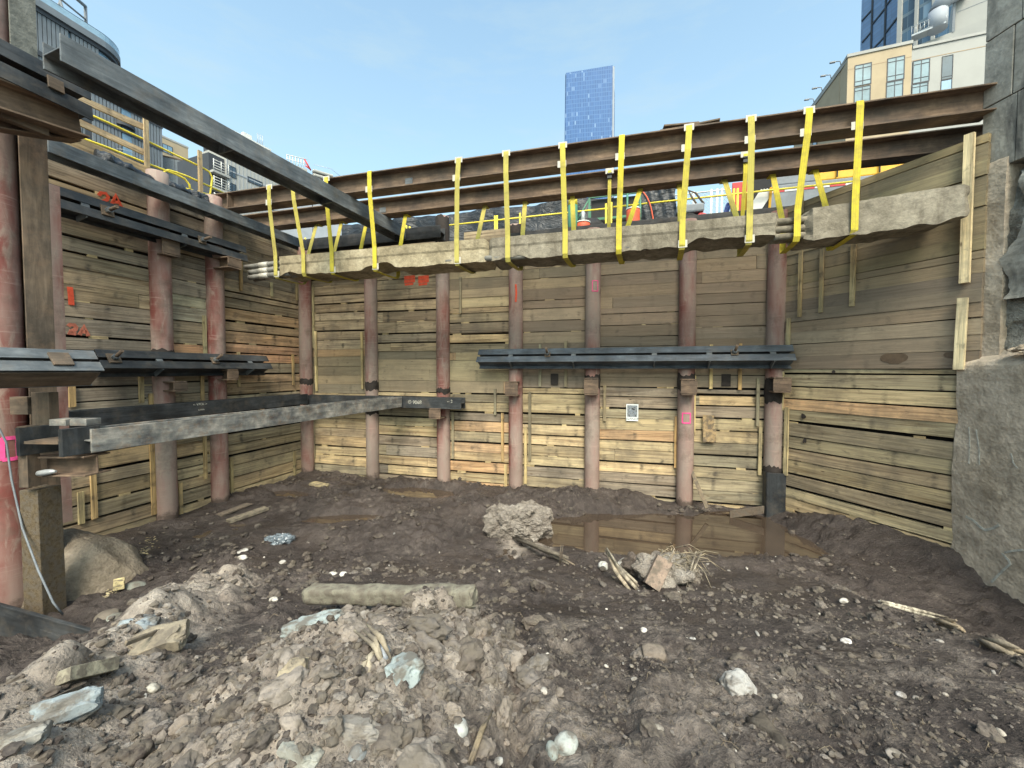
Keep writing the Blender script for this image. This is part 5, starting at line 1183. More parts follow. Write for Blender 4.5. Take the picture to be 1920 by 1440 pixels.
sheet('black_sheeting', 'black plastic sheeting hung on the fence behind the girders, spotted white', 'sheeting', FS, f(640), f(1150), ZS, 5.28, 'tarp', .10, 1.5)
def mesh_fence(name, label, W, ta, tb, z0, z1, posts, mat='galv', step=.11):
    root = thing(name, label, 'fence', W.pt((ta+tb)/2, z0))
    mb = MB(); hgt = z1-z0; L = tb-ta; n = int((L+hgt)/step)
    for s_ in (1, -1):
        for i in range(n):
            x0 = ta-hgt+i*step if s_ > 0 else ta+i*step; a, b = (x0, z0), (x0+s_*hgt, z1)
            # clip to the panel
            pts = []
            for (x, z) in (a, b):
                xx = min(max(x, ta), tb); zz = z0+(xx-a[0])*s_ if True else z; pts.append((xx, z0+abs(xx-a[0])))
            if abs(pts[0][0]-pts[1][0]) > .02: mb.tube([W.pt(pts[0][0], pts[0][1]), W.pt(pts[1][0], pts[1][1])], .006, 4, caps=False)
    mb.build('wire_mesh', M[mat], root)
    for t in posts: mb = MB(); mb.cyl(W.pt(t, z0), W.pt(t, z1+.05), .03, 10); mb.build('post', M['white'], root)
    for z in (z1, z0+.1): mb = MB(); mb.cyl(W.pt(ta, z), W.pt(tb, z), .02, 8); mb.build('rail', M['white'], root)
FB = Wall(BW.pt(0, 0, -4.3)[:2], BW.u[:2], BW.n[:2]); fb_ = lambda px: FB.hit(px, 400)[0]
mesh_fence('chain_link_fence', 'chain-link fence left of the black sheeting', FB, fb_(520), fb_(655), ZS, 5.0, (fb_(585), fb_(640)))
mesh_fence('chain_link_fence', 'chain-link fence with white posts behind the red machine', FB, fb_(1230), fb_(1370), ZS, 5.35, (fb_(1333), fb_(1344), fb_(1353), fb_(1300)))
def cylz(px, py, off, r, zt, mats):
    pass
def gas(px, off, ztop, label, body, shoulder):
    p = BW.P(px, 410, -off); root = thing('gas_cylinder', label, 'gas cylinder', (p.x, p.y, ZS))
    mb = MB(); mb.cyl(V(p.x,p.y,ZS), V(p.x,p.y,ztop-.42), .115, 20); mb.build('body', M[body], root)
    mb = MB(); mb.tube([V(p.x,p.y,ztop-.42), V(p.x,p.y,ztop-.25), V(p.x,p.y,ztop-.18), V(p.x,p.y,ztop-.14)], [.114,.105,.075,.05], 20); mb.build('shoulder', M[shoulder], root)
    mb = MB(); mb.cyl(V(p.x,p.y,ztop-.14), V(p.x,p.y,ztop), .045, 14); mb.build('valve_cap', M[shoulder], root)
gas(1074, .9, 4.42, 'tall green gas cylinder with a yellow shoulder behind the capping channel', 'green', 'yellow')
def drum(px, off, zb, zt, r, label):
    p = BW.P(px, 410, -off); root = thing('orange_drum', label, 'drum', (p.x, p.y, zb))
    mb = MB(); mb.tube([V(p.x,p.y,zb+(zt-zb)*i/8) for i in range(9)], [r*(1+.03*(i%2)) for i in range(9)], 24); mb.build('drum_body', M['orange'], root)
    mb = MB(); mb.cyl(V(p.x,p.y,zt), V(p.x,p.y,zt+.03), r*1.06, 24); mb.build('lid_rim', M['white'], root)
    return p
p = drum(1093, 1.0, ZS, 3.58, .17, 'small orange drum beside the green gas cylinder'); mb = MB(); q = V(p.x,p.y,3.62); mb.tube([q, q+ZU*.1, q+ZU*.2, q+ZU*.26], [.05,.05,.06,.04], 14); tag(mb.build('spray_bottle', M['galv'], None, 0, origin=q), 'pale bottle standing on the small orange drum', 'bottle')
drum(1187, 1.0, 3.25, 3.78, .155, 'larger orange drum on the green cart'); 
def blobthing(name, label, cat, px, off, z0, h, w, mat, amp=.2, sd=1.0, d=None):
    p = BW.P(px, 410, -off); mb = MB(); mb.blob(V(p.x, p.y, z0+h*.46), (w/2, (d or w)/2, h/2), None, 4, amp, 1.5, sd, (1,1,1), .82, True); return tag(mb.build(name, M[mat], None, 0, origin=(p.x,p.y,z0)), label, cat)
blobthing('covered_bundle', 'dark lumpy covered bundle between the orange drum and the green cage', 'bundle', 1113, 1.3, ZS, .85, .62, 'black', .12, 2.0)
# green cage
p = BW.P(1150, 405, -1.9); root = thing('tool_cage', 'green framed mesh cage behind the yellow guardrail post', 'cage', (p.x,p.y,ZS)); mb = MB()
cw_, ch_, cd_ = .62, 1.55, .6
for sx in (-1,1):
    for sy in (0,1): mb = MB(); a = V(p.x,p.y,ZS)+BW.u*sx*cw_-BW.n*sy*cd_; mb.box(a+ZU*ch_/2, ZU, BW.u, BW.n, ch_/2, .025, .025); mb.build('frame_post', M['green'], root)
for z in (.05, ch_*.62, ch_): mb = MB(); mb.box(V(p.x,p.y,ZS+z), BW.u, BW.n, ZU, cw_-.03, .022, .03); mb.build('frame_rail', M['green'], root)
mb = MB(); mb.box(V(p.x,p.y,ZS+ch_/2)-BW.n*.1, BW.u, BW.n, ZU, cw_-.04, .01, ch_/2-.05); mb.build('mesh_panel', M['black'], root)
mb = MB(); mb.tube([V(p.x,p.y,ZS+ch_)-BW.u*.6, V(p.x,p.y,ZS+.8)-BW.u*1.05], .02, 8); mb.build('brace', M['green'], root)
p = BW.P(1176, 405, -1.2); root = thing('gas_cart', 'green upright cart holding the larger orange drum, hoses hung over it', 'cart', (p.x,p.y,ZS))
for dx in (0, .3): mb = MB(); mb.cyl(V(p.x,p.y,ZS)+BW.u*dx, V(p.x,p.y,4.5)+BW.u*dx, .025, 8); mb.build('upright', M['green'], root)
mb = MB(); mb.box(V(p.x,p.y,3.23)+BW.u*.12, BW.u, BW.n, ZU, .36, .2, .02); mb.build('shelf', M['green'], root)
for k_ in range(2):
    mb = MB(); q = V(p.x,p.y,4.3)+BW.u*(.30+.03*k_)+BW.n*.05; mb.tube([q+BW.u*(-.1+.38*math.sin(a)*1.0)+ZU*(-1.05+1.05*math.cos(a)) for a in np.linspace(0, 2.6, 14)], .016, 6); mb.build('hose', M[('black','orange')[k_]], root)
# black wrapped box, blue sheeting
p = BW.P(1228, 400, -2.6); root = thing('wrapped_box', 'big box wrapped in black sheeting behind the hoses', 'wrapped box', (p.x,p.y,ZS))
P, fs = ICO[4]; Q = np.clip(P*1.75, -1, 1); mb = MB(); mb.v = [tuple(V(p.x,p.y,ZS+.82)+BW.u*(q[0]*.46+.02*math.sin(q[2]*9+q[1]*4))+BW.n*(q[1]*.5+.025*math.sin(q[0]*11+q[2]*5))+ZU*q[2]*.82) for q in Q]
for f_ in fs: mb.quad(f_, [(0,0)]*3, (1,1,1), True)
mb.build('wrapping', M['tarp'], root)
sheet('blue_sheeting', 'blue sheeting hung on the fence right of the black wrapped box', 'sheeting', Wall(BW.pt(0,0,-3.9)[:2], BW.u[:2], BW.n[:2]), Wall(BW.pt(0,0,-3.9)[:2], BW.u[:2], BW.n[:2]).hit(1240,400)[0], Wall(BW.pt(0,0,-3.9)[:2], BW.u[:2], BW.n[:2]).hit(1279,400)[0], ZS, 4.75, 'tarp_blue', .06, 3, .03, 24, 12, 5.0)
# red machine: a compactor-like engine with frame, handle and wheel
p = BW.P(1292, 395, -1.3); o_ = V(p.x,p.y,ZS); root = thing('red_machine', 'red engine-driven machine with a bent handle behind the guardrail', 'machine', o_); u_, n_ = BW.u, BW.n
mb = MB(); mb.prism([(-.52,.0),(-.30,.05),(-.02,.42),(-.02,.52),(-.12,.52),(-.52,.08)], o_+n_*.16, n_, u_, ZU, .03); mb.build('side_frame', M['red'], root, .006)
mb = MB(); mb.prism([(.05,.05),(.55,.02),(.42,.55),(.22,.62),(.1,.5)], o_-n_*.2, n_, u_, ZU, .36); mb.build('hood', M['red'], root, .02)
mb = MB(); mb.cyl(o_-n_*.2+ZU*.42-u_*.02, o_+n_*.2+ZU*.42-u_*.02, .19, 20); mb.build('engine', M['black'], root)
mb = MB(); mb.box(o_+ZU*.72, u_, n_, ZU, .3, .2, .10); mb.build('tank', M['grey'], root, .04)
mb = MB(); mb.tube([o_+ZU*.8+u_*.2, o_+ZU*1.05+u_*.05, o_+ZU*1.2-u_*.02, o_+ZU*1.12+u_*.14, o_+ZU*.85+u_*.32], .024, 8); mb.build('handle', M['rust'], root)
mb = MB(); a = o_-u_*.62+ZU*.17; mb.tube([a+u_*.15*math.cos(t)+ZU*.15*math.sin(t) for t in np.linspace(0, 6.28, 20)], .022, 8, caps=False); mb.cyl(a-n_*.03, a+n_*.03, .03, 10); mb.build('wheel', M['black'], root)
# barricades
def barricade(px, off, w, h, label, base, stripe, slope):
    p = BW.P(px, 380, -off); o_ = V(p.x,p.y,ZS); root = thing('barricade', label, 'barricade', o_)
    mb = MB(); mb.box(o_+ZU*(h*.62), u_, n_, ZU, w/2, .02, h*.38); mb.build('panel', M[base], root, .004)
    if stripe:
        for i in range(5):
            mb = MB(); x = -w/2+w*(i+.3)/5; d = (u_*.5+ZU*.8).normalized(); e = d.cross(n_).normalized(); mb.box(o_+ZU*(h*.62)+u_*(x*.72)+n_*.026, d, e, n_, h*.2, .028, .004); mb.build('stripe', M[stripe], root)
    for s_ in (-1,1):
        mb = MB(); mb.box(o_+u_*s_*(w/2-.03)+ZU*.3*h-n_*.05, (ZU+n_*.2*s_).normalized(), u_, n_, h*.5, .025, .02); mb.build('leg', M['amber'], root)
barricade(1386, 1.9, .32, 1.5, 'red-orange cloth barricade between the guardrail posts', 'red', None, 0)
barricade(1426, 1.6, .42, 1.45, 'dark barricade with pale diagonal stripes left of the truck', 'black', 'white', 0)
p = BW.P(1352, 395, -2.2); mb = MB(); mb.box(V(p.x,p.y,ZS+.55), (ZU+BW.u*.3).normalized(), BW.u, BW.n, .62, .06, .05); tag(mb.build('blue_board', M['tarp_blue'], None, .004, origin=(p.x,p.y,ZS)), 'leaning dark blue panel right of the white fence posts', 'panel')
# truck
TW = Wall(BW.pt(0,0,-2.6)[:2], BW.u[:2], BW.n[:2]); h_ = lambda px: TW.hit(px, 360)[0]
t0, t1 = h_(1440), h_(1440)+6.5; root = thing('truck', 'yellow and grey work truck with a red and white reflective strip', 'truck', TW.pt((t0+t1)/2, ZS))
zs_ = TW.hit(1480, 357)[1]
mb = MB(); mb.box(TW.pt((t0+t1)/2, ZS+(zs_-ZS)*.5+.28, -1.0), TW.u, TW.n, ZU, (t1-t0)/2, 1.0, (zs_-ZS)*.5-.12); mb.build('side_skirt', M['grey'], root, .02)
mb = MB(); ty = h_(1533); mb.box(TW.pt((ty+t1)/2, zs_+.45, -1.02), TW.u, TW.n, ZU, (t1-ty)/2, .98, .28); mb.build('yellow_body', M['amber'], root, .03)
mb = MB(); mb.box(TW.pt((t0+ty)/2, zs_+.52, -1.02), TW.u, TW.n, ZU, (ty-t0)/2-.02, .96, .34); mb.build('tool_box', M['grey'], root, .03)
for i in range(20):
    a = t0+.05+i*.32; mb = MB(); mb.box(TW.pt(a+.155, zs_+.02, .006), TW.u, TW.n, ZU, .155, .004, .04); mb.build('reflective_strip', M['red' if i % 2 == 0 else 'white'], root)
for i in range(4): mb = MB(); mb.box(TW.pt(ty+.4+i*.85, zs_+.45, .0), ZU, TW.u, TW.n, .25, .012, .012); mb.build('panel_seam', M['black'], root)
for tw in (t0+.9, t1-1.2):
    mb = MB(); c = TW.pt(tw, ZS+.42, -.12); mb.cyl(c-TW.n*.15, c+TW.n*.13, .42, 28); w_ = mb.build('wheel', M['black'], root, .02); mb = MB(); mb.cyl(c+TW.n*.13, c+TW.n*.15, .22, 20); sub(mb, 'rim', M['galv'], w_, root)
# ------------------------------------------------------------------ left street edge
LS = Wall(LW.pt(0, 0, -1.3)[:2], LW.u[:2], LW.n[:2]); ls = lambda px, py: LS.P(px, py)
def pipe_rail(label, loops):
    root = thing('guardrail', label, 'guardrail', ls(330, 330)); 
    for pts in loops: mb = MB(); mb.tube([ls(*p) for p in pts], .022, 10); mb.build('rail', M['yellow'], root)
pipe_rail('yellow tube guardrail with rounded ends above the left wall', [[(120,193),(200,229),(267,260),(330,291),(377,313),(392,322),(398,333),(396,350),(392,378)],
     [(110,243),(200,276),(267,303),(330,327),(346,335),(355,346),(358,362)], [(110,280),(200,313),(267,333),(330,349),(400,367)], [(303,340),(304,328),(309,321),(316,319),(330,323),(352,331),(420,362)], [(110,296),(200,330)]])
root = thing('timber_guardrail', 'timber guardrail with two pale boards above the left wall', 'guardrail', ls(272, 325))
for (px, y0, y1, w) in ((271,230,330,.085),(372,292,372,.085)): a, b = ls(px, y0)+LS.n*.06, ls(px, y1)+LS.n*.06; mb = MB(); mb.box((a+b)/2, ZU, LS.u, LS.n, (a-b).length/2+.1, w/2, .02, S(190,168,132)); mb.build('post', M['wood'], root)
for (p0, p1) in (((120,172),(268,238)), ((120,216),(268,285))): a, b = ls(*p0), ls(*p1); mb = MB(); d = (b-a).normalized(); mb.box((a+b)/2, d, LS.n, d.cross(LS.n), (a-b).length/2, .02, .06, S(196,172,138)); mb.build('board', M['wood'], root)
# wall-top fascia boards and bundled sheeting on the left
root = thing('capping_board', 'light brown capping boards along the top of the left wall', 'board', LW.pt(4, 3.4, -.1)); mb = MB()
boards(mb, LW, LW.hit(300,330)[0], LW.hit(70,262)[0], 3.42, 3.75, .16, .004, [S(176,150,112), S(164,142,110)], 0, -.14); mb.build('boards', M['wood'], root)
for i, (a, b, lab) in enumerate((((180,296),(285,345),'black sheeting bunched over the left wall top beside the timber guardrail'), ((312,350),(390,386),'rolled black sheeting lying on the left wall between two cut piles'))):
    A, B = LW.P(*a, -.05), LW.P(*b, -.05); n, m = 40, 18; P = np.zeros((n, m, 3)); d = (B-A); L = d.length; d.normalize(); s1 = d.cross(ZU).normalized()
    for ii in range(n):
        for jj in range(m):
            A_ = 2*math.pi*jj/m; r = .16*(1+.35*float(fbm(np.array([ii*.22+i*5]), np.array([math.cos(A_)*1.6]), np.array([math.sin(A_)*1.6]), 3)[0])); 
            if ii in (0, n-1): r *= .3
            P[ii,jj] = A+d*(L*ii/(n-1))+s1*(math.cos(A_)*r*1.2)+ZU*(math.sin(A_)*r-.02)
    mb = MB(); mb.grid(P, close=True); tag(mb.build('black_sheeting', M['tarp'], None, 0, origin=(A+B)/2), lab, 'sheeting')
# ================================================================== buildings
def fbox(mb, W, t0, t1, z0, z1, d0, d1, tint=(1,1,1)):    # box on facade W from depth offset d0 to d1 (n towards viewer)
    mb.box(W.pt((t0+t1)/2, (z0+z1)/2, (d0+d1)/2), W.u, W.n, ZU, abs(t1-t0)/2, abs(d1-d0)/2, (z1-z0)/2, tint)
def part(root, name, mat, W, t0, t1, z0, z1, d0, d1, bevel=0):
    mb = MB(); fbox(mb, W, min(t0,t1), max(t0,t1), min(z0,z1), max(z0,z1), d0, d1); return mb.build(name, M[mat], root, bevel)
def window(root, W, t0, t1, z0, z1, mat='blind', nx=2, hz=(), depth=.0, fw=None, fm='frame'):
    w = abs(t1-t0); fw = fw or w*.05; t0, t1 = min(t0,t1), max(t0,t1); z0, z1 = min(z0,z1), max(z0,z1)
    mb = MB(); e = depth
    fbox(mb, W, t0, t0+fw, z0, z1, e-.1, e+.06); fbox(mb, W, t1-fw, t1, z0, z1, e-.1, e+.06)
    fbox(mb, W, t0+fw, t1-fw, z0, z0+fw, e-.1, e+.06); fbox(mb, W, t0+fw, t1-fw, z1-fw, z1, e-.1, e+.06)
    for i in range(1, nx): x = t0+w*i/nx; fbox(mb, W, x-fw*.45, x+fw*.45, z0+fw, z1-fw, e-.1, e+.05)
    for f_ in hz: z = z0+(z1-z0)*f_; fbox(mb, W, t0+fw, t1-fw, z-fw*.4, z+fw*.4, e-.1, e+.055)
    o = mb.build('window', M[fm], root); mb = MB(); fbox(mb, W, t0+fw*.5, t1-fw*.5, z0+fw*.5, z1-fw*.5, e-.09, e+.02); sub(mb, 'pane', M[mat], o, root); return o
# ---- central glass tower
A, B = at_y(1055.5, 300, 400), at_y(1148, 300, 386.5); TWc = Wall(A[:2], (B-A)[:2], (0,-1)); Lw = Vector((B-A)[:2]).length
zt0 = at_y(1060, 137, 400).z; zt1 = at_y(1148, 122, 386.5).z
root = thing('glass_tower', 'tall blue glass skyscraper standing alone behind the girders', 'tower', ((A.x+B.x)/2, 400, ZS))
mb = MB(); dep = 42; xl = at_y(1060, 137, 400).x-A.x
b_ = [TWc.pt(0, ZS), TWc.pt(Lw, ZS), TWc.pt(Lw, ZS, -dep), TWc.pt(0, ZS, -dep)]; t_ = [TWc.pt(xl+.9, zt0-.3), TWc.pt(Lw-.6, zt1), TWc.pt(Lw, zt1-1, -dep), TWc.pt(xl, zt0-2, -dep)]
e_ = [TWc.pt(xl, zt0-2), TWc.pt(Lw, zt1-1.5)]
mb.v = [tuple(p) for p in b_+t_+e_]
mb.quad((0,1,9,5,4,8), [(0,0),(Lw,0),(Lw,zt1-5),(Lw-1.5,zt1),(xl+2.2,zt0),(xl,zt0-6)], (1,1,1)); mb.quad((1,2,6,5,9), [(0,0),(dep,0),(dep,zt1),(0,zt1),(0,zt1-5)], (1,1,1)); mb.quad((2,3,7,6), [(0,0),(Lw,0),(Lw,zt1),(0,zt1)], (1,1,1)); mb.quad((3,0,8,4,7), [(0,0),(dep,0),(dep,zt0),(dep,zt0),(0,zt0)], (1,1,1)); mb.quad((4,5,6,7), [(0,0)]*4, (1,1,1))
mb.build('glass_facade', M['tower'], root)
part(root, 'edge_trim', 'ltgrey', TWc, Lw-.2, Lw+1.3, ZS, zt1-1.6, -1.4, .6)
# ---- right: cream building
cz = lambda px, py, Y: at_y(px, py, Y)
Cc = at_y(1590, 100, 50); Cr = at_y(1860, 55, 45.6); zr = at_y(1590, 104, 50).z
CF = Wall(Cc[:2], (Cr-Cc)[:2], (0,-1)); hF = lambda px, py: CF.hit(px, py)
root = thing('cream_building', 'cream stucco apartment building with paired windows at the upper right', 'building', (Cc.x+8, 52, ZS))
tm, _ = hF(1710, 90); zm = hF(1710, 82)[1]; te = hF(1860, 55)[0]
part(root, 'wall', 'cream', CF, 0, tm, ZS, zm, -9, 0); zw = hF(1712, 92)[1]
part(root, 'wall', 'pale', CF, tm, te+3, ZS, zw, -9, -.05)
part(root, 'parapet', 'pale', CF, -.1, tm+.05, zm, zm+.35, -9, .12); part(root, 'parapet', 'pale', CF, tm+.06, te+3, zw, zw+.3, -9, .08)
part(root, 'score_line', 'tan', CF, 0, tm, zm-1.5, zm-1.42, 0, .012); part(root, 'score_line', 'tan', CF, tm, te, zw-1.35, zw-1.27, -.05, -.03)
for (x0, y0, x1, y1) in ((1602,121,1634,159),(1601,163,1632,200),(1663,108,1696,150),(1661,153,1693,193),(1711,113,1743,154),(1709,157,1740,190)):
    t0, z0 = hF((x0+x1)/2-(x1-x0)/2, (y0+y1)/2); t1, _ = hF(x1, (y0+y1)/2); _, za = hF((x0+x1)/2, y0-1); _, zb = hF((x0+x1)/2, y1+1)
    window(root, CF, t0, t1, zb, za, 'blind', 2, (.22, .82), .0)
for (x0, y0, x1, y1) in ((1766,105,1787,147),(1764,150,1785,182)):
    t0, _ = hF(x0, (y0+y1)/2); t1, _ = hF(x1, (y0+y1)/2); _, za = hF((x0+x1)/2, y0-1); _, zb = hF((x0+x1)/2, y1+1); window(root, CF, t0, t1, zb, za, 'winglass_dark' if y0 < 120 else 'winglass', 1, (.12,), -.05)
Cb = at_y(1508, 212, 61.5); CS = Wall(Cc[:2], (Cb-Cc)[:2], (-1,-.4)); Ls = Vector((Cb-Cc)[:2]).length
t1s = CS.hit(1570, 200)[0]
part(root, 'bay_side', 'tan', CS, .3, t1s, ZS, zm-.9, -1.2, -.25); 
part(root, 'side_wall', 'cream', CS, t1s, Ls+4, ZS, zm-.3, -5, -.15); part(root, 'side_parapet', 'pale', CS, 0, Ls+4, zm-.28, zm+.34, -5, -.02)
for i in range(5):
    t = 1.6+i*2.4; mb = MB(); q = CS.pt(t, zm+.6, .1); mb.tube([CS.pt(t, zm+.3, 0), CS.pt(t, zm+.75, .1), CS.pt(t, zm+.8, .7)], .06, 6); mb.box(CS.pt(t, zm+.75, .9), CS.n, CS.u, ZU, .3, .12, .07); mb.build('roof_lamp', M['grey'], root)
t0, _ = CS.hit(1524, 205); t1, _ = CS.hit(1532, 205); window(root, CS, t0, t1, zm-7, zm-3.6, 'winglass', 1, (), -.1)
# setback annex behind
A2 = at_y(1712, 90, 56); B2 = at_y(1870, 40, 51); AF = Wall(A2[:2], (B2-A2)[:2], (0,-1)); hA = lambda px, py: AF.hit(px, py)
an = thing('pale_annex', 'pale grey setback block with a round duct above the cream building', 'building', (A2.x+8, 58, ZS))
part(an, 'wall', 'pale', AF, hA(1718,80)[0], hA(1880,40)[0], ZS, hA(1790,58)[1], -8, 0)
part(an, 'wall', 'pale', AF, hA(1792,40)[0], hA(1880,40)[0], ZS, hA(1840,-60)[1], -8, -.6)
for yy in (8, 48): z = hA(1820, yy)[1]; part(an, 'score_line', 'grey', AF, hA(1796,40)[0], hA(1880,40)[0], z, z+.07, -.6, -.58)
part(an, 'corner_post', 'grey', AF, hA(1786,30)[0], hA(1791,30)[0], hA(1788,60)[1], hA(1788,-20)[1], -.4, .05)
ta_, zb_ = hA(1757,56); mb = MB(); mb.tube([AF.pt(ta_, zb_-.4, .6), AF.pt(ta_, zb_+2.0, .6)], .95, 20); mb.tube([AF.pt(ta_, zb_+2.0, .6), AF.pt(ta_+.5, zb_+3.2, .4), AF.pt(ta_+2.4, zb_+4.0, .2)], [.95, 1.0, 1.1], 20); mb.build('duct_pipe', M['ltgrey'], an)
for s_ in (0, 1):
    mb = MB(); t0 = hA(1708,80)[0]; t1 = hA(1772,55)[0]; z0 = hA(1715,73)[1]+s_*1.0; mb.tube([AF.pt(t0, z0, 1.2), AF.pt(t1, z0+.2, 1.2)], .04, 6); mb.build('railing', M['galv'], an)
for i in range(9): t = t0+(t1-t0)*i/8; mb = MB(); mb.tube([AF.pt(t, z0-1.1, 1.2), AF.pt(t, z0+.1, 1.2)], .035, 6); mb.build('railing_post', M['galv'], an)
part(an, 'platform', 'galv', AF, t0, t1, z0-1.3, z0-1.1, 0, 1.4)
# sloped glass canopy line
a, b = hA(1722,62), hA(1785,-5); mb = MB(); mb.tube([AF.pt(a[0], a[1], .4), AF.pt(b[0], b[1], .4)], .16, 8); mb.build('sloped_rail', M['galv'], an)
# blue glass tower and dark glass tower behind
A3 = at_y(1614, 60, 130); B3 = at_y(1697, 60, 118); G1 = Wall(A3[:2], (B3-A3)[:2], (-.3,-1)); g1 = lambda px, py: G1.hit(px, py)
bt = thing('blue_glass_building', 'blue glass building with a dark diagonal grid at the upper right', 'building', (A3.x+6, 130, ZS)); L3 = Vector((B3-A3)[:2]).length
part(bt, 'glass_wall', 'glassblue', G1, 0, L3, ZS, 150, -14, 0)
for px in (1635, 1660): t = g1(px, 50)[0]; part(bt, 'mullion', 'frame', G1, t-.22, t+.22, ZS, 150, 0, .25)
for i, (p0, p1) in enumerate((((1617,80),(1634,60)),((1636,94),(1660,68)),((1636,46),(1660,16)),((1661,62),(1684,32)),((1661,12),(1684,-18)),((1616,40),(1634,20)))):
    a, b = g1(*p0), g1(*p1); mb = MB(); P0, P1 = G1.pt(a[0], a[1], .15), G1.pt(b[0], b[1], .15); d = (P1-P0); L = d.length; d.normalize(); mb.box((P0+P1)/2, d, G1.n, d.cross(G1.n), L/2, .12, .22); mb.build('diagonal', M['frame'], bt)
A4 = at_y(1688, 40, 110); B4 = at_y(1850, 40, 96); G2 = Wall(A4[:2], (B4-A4)[:2], (0,-1)); g2 = lambda px: G2.hit(px, 40)[0]
dt = thing('dark_glass_building', 'dark glass building with pale columns behind the pale annex', 'building', (A4.x+8, 112, ZS))
part(dt, 'glass_wall', 'glassdark', G2, 0, g2(1850), ZS, 130, -14, 0)
for (x0, x1) in ((1684,1692),(1716,1722),(1748,1754)): part(dt, 'column', 'pale', G2, g2(x0), g2(x1), ZS, 130, -.5, .6)
# ---- left: curved grey tower
Yc = 90; K = at_y(235, 110, Yc); TL = Wall(K[:2], (-.27, -.963), (.963, -.27)); hT = lambda px, py: TL.hit(px, py); zroof = K.z-1.0
tl = thing('curved_building', 'grey finned glass building with a rounded corner at the upper left', 'building', (K.x-8, Yc-6, ZS))
def outline(r, L=26, back=20, ofs=0.0, n=10):     # from along the facade to the corner and round to the return side
    e = TL.u; nn = TL.n; pts = []
    c = Vector((K.x, K.y, 0))+e*r-nn*r
    pts.append(Vector((K.x, K.y, 0))+e*L+nn*ofs)
    for i in range(n+1): a = math.pi/2*i/n; pts.append(c+nn*(math.cos(a)*(r+ofs))-e*(math.sin(a)*(r+ofs)))
    pts.append(Vector((K.x, K.y, 0))-nn*back-e*ofs); pts.append(Vector((K.x,K.y,0))-nn*back+e*L); return pts
def extr(mb, pts, z0, z1):
    n = len(pts); b = len(mb.v); acc = 0
    for z in (z0, z1): mb.v += [(p.x, p.y, z) for p in pts]
    for i in range(n):
        j = (i+1) % n; L = (pts[j]-pts[i]).length; mb.quad((b+i, b+j, b+n+j, b+n+i), [(acc,z0),(acc+L,z0),(acc+L,z1),(acc,z1)], (1,1,1)); acc += L
    mb.quad([b+i for i in range(n)][::-1], [(0,0)]*n, (1,1,1)); mb.quad([b+n+i for i in range(n)], [(0,0)]*n, (1,1,1)); return mb
rc = 5.0
extr(MB_ := MB(), outline(rc), ZS, zroof); MB_.build('glass_wall', M['winglass'], tl)
extr(MB_ := MB(), outline(rc, ofs=1.1), zroof, zroof+1.3); MB_.build('roof_slab', M['fin'], tl)
extr(MB_ := MB(), outline(rc, ofs=.7), zroof-.8, zroof-.02); MB_.build('dark_soffit', M['fin_dark'], tl)
FH = 8.2; zfl = [zroof-FH*i for i in range(1, 8)]
for z in zfl:
    if z > ZS: extr(MB_ := MB(), outline(rc, ofs=.7), z-.5, z+.35); MB_.build('floor_band', M['fin_dark'], tl)
def fins(t0, t1, step, z0, z1):
    mb = MB(); t = t0
    while t < t1: mb.box(TL.pt(t, (z0+z1)/2, .25), ZU, TL.u, TL.n, (z1-z0)/2, step*.40, .22); t += step
    o = mb.build('fin_panel', M['fin'], tl)
for i, z in enumerate([zroof-.8]+zfl[:-1]):
    zl_ = max(([zroof]+zfl)[i+1]+.36, ZS) if i < 7 else ZS
    for (a, b) in ((5.2, 9.2), (9.9, 14.4), (19, 25)): fins(a, b, .62, zl_, z-.52 if i else z)
mb = MB(); P = [p for p in outline(rc, ofs=.9)[:12]]; mb.tube([V(p.x,p.y,zroof+2.7) for p in P], .06, 6); mb.build('roof_railing', M['frame'], tl)
M['clearglass'] = m_plain('roof_glass', S(150,178,196), .1, .1, 1, 0, 0, .8)
mb = MB(); 
for p, q in zip(P, P[1:]): c = (p+q)/2; d = (q-p); L = d.length; d.normalize(); mb.box(V(c.x,c.y,zroof+2.0), d, d.cross(ZU), ZU, L/2, .03, .65)
mb.build('balustrade', M['clearglass'], tl)
q = at_y(158, 45, 96); mb = MB(); mb.box(q+V(-9, 4, -12), V(1,0,0), V(0,1,0), ZU, 9, 5, 12); 
lat = thing('roof_screen', 'steel lattice screen frame on the roof of the curved building', 'roof frame', V(q.x-4, q.y, zroof+1.3)); e = V(.27,.963,0)
a0 = at_y(160, 12, 96); a1 = at_y(100, -40, 86)
for (p, r_) in (((a0, V(a0.x,a0.y,zroof+1.3)), .3), ((a0, a1), .35), ((V(a0.x,a0.y,a0.z-3), V(a1.x,a1.y,a1.z-3)), .2), ((V(a0.x-2,a0.y-4,a0.z), V(a0.x-.5,a0.y-1,zroof+1.3)), .25), ((V(a0.x-4,a0.y-5,a0.z+2), V(a0.x-2,a0.y-2,zroof+1.3)), .22), ((V(a0.x-1.2,a0.y-3,a0.z+1), V(a0.x-5,a0.y-6,zroof+2)), .2)):
    mb = MB(); mb.tube(list(p), r_, 6); mb.build('member', M['fin'], lat)
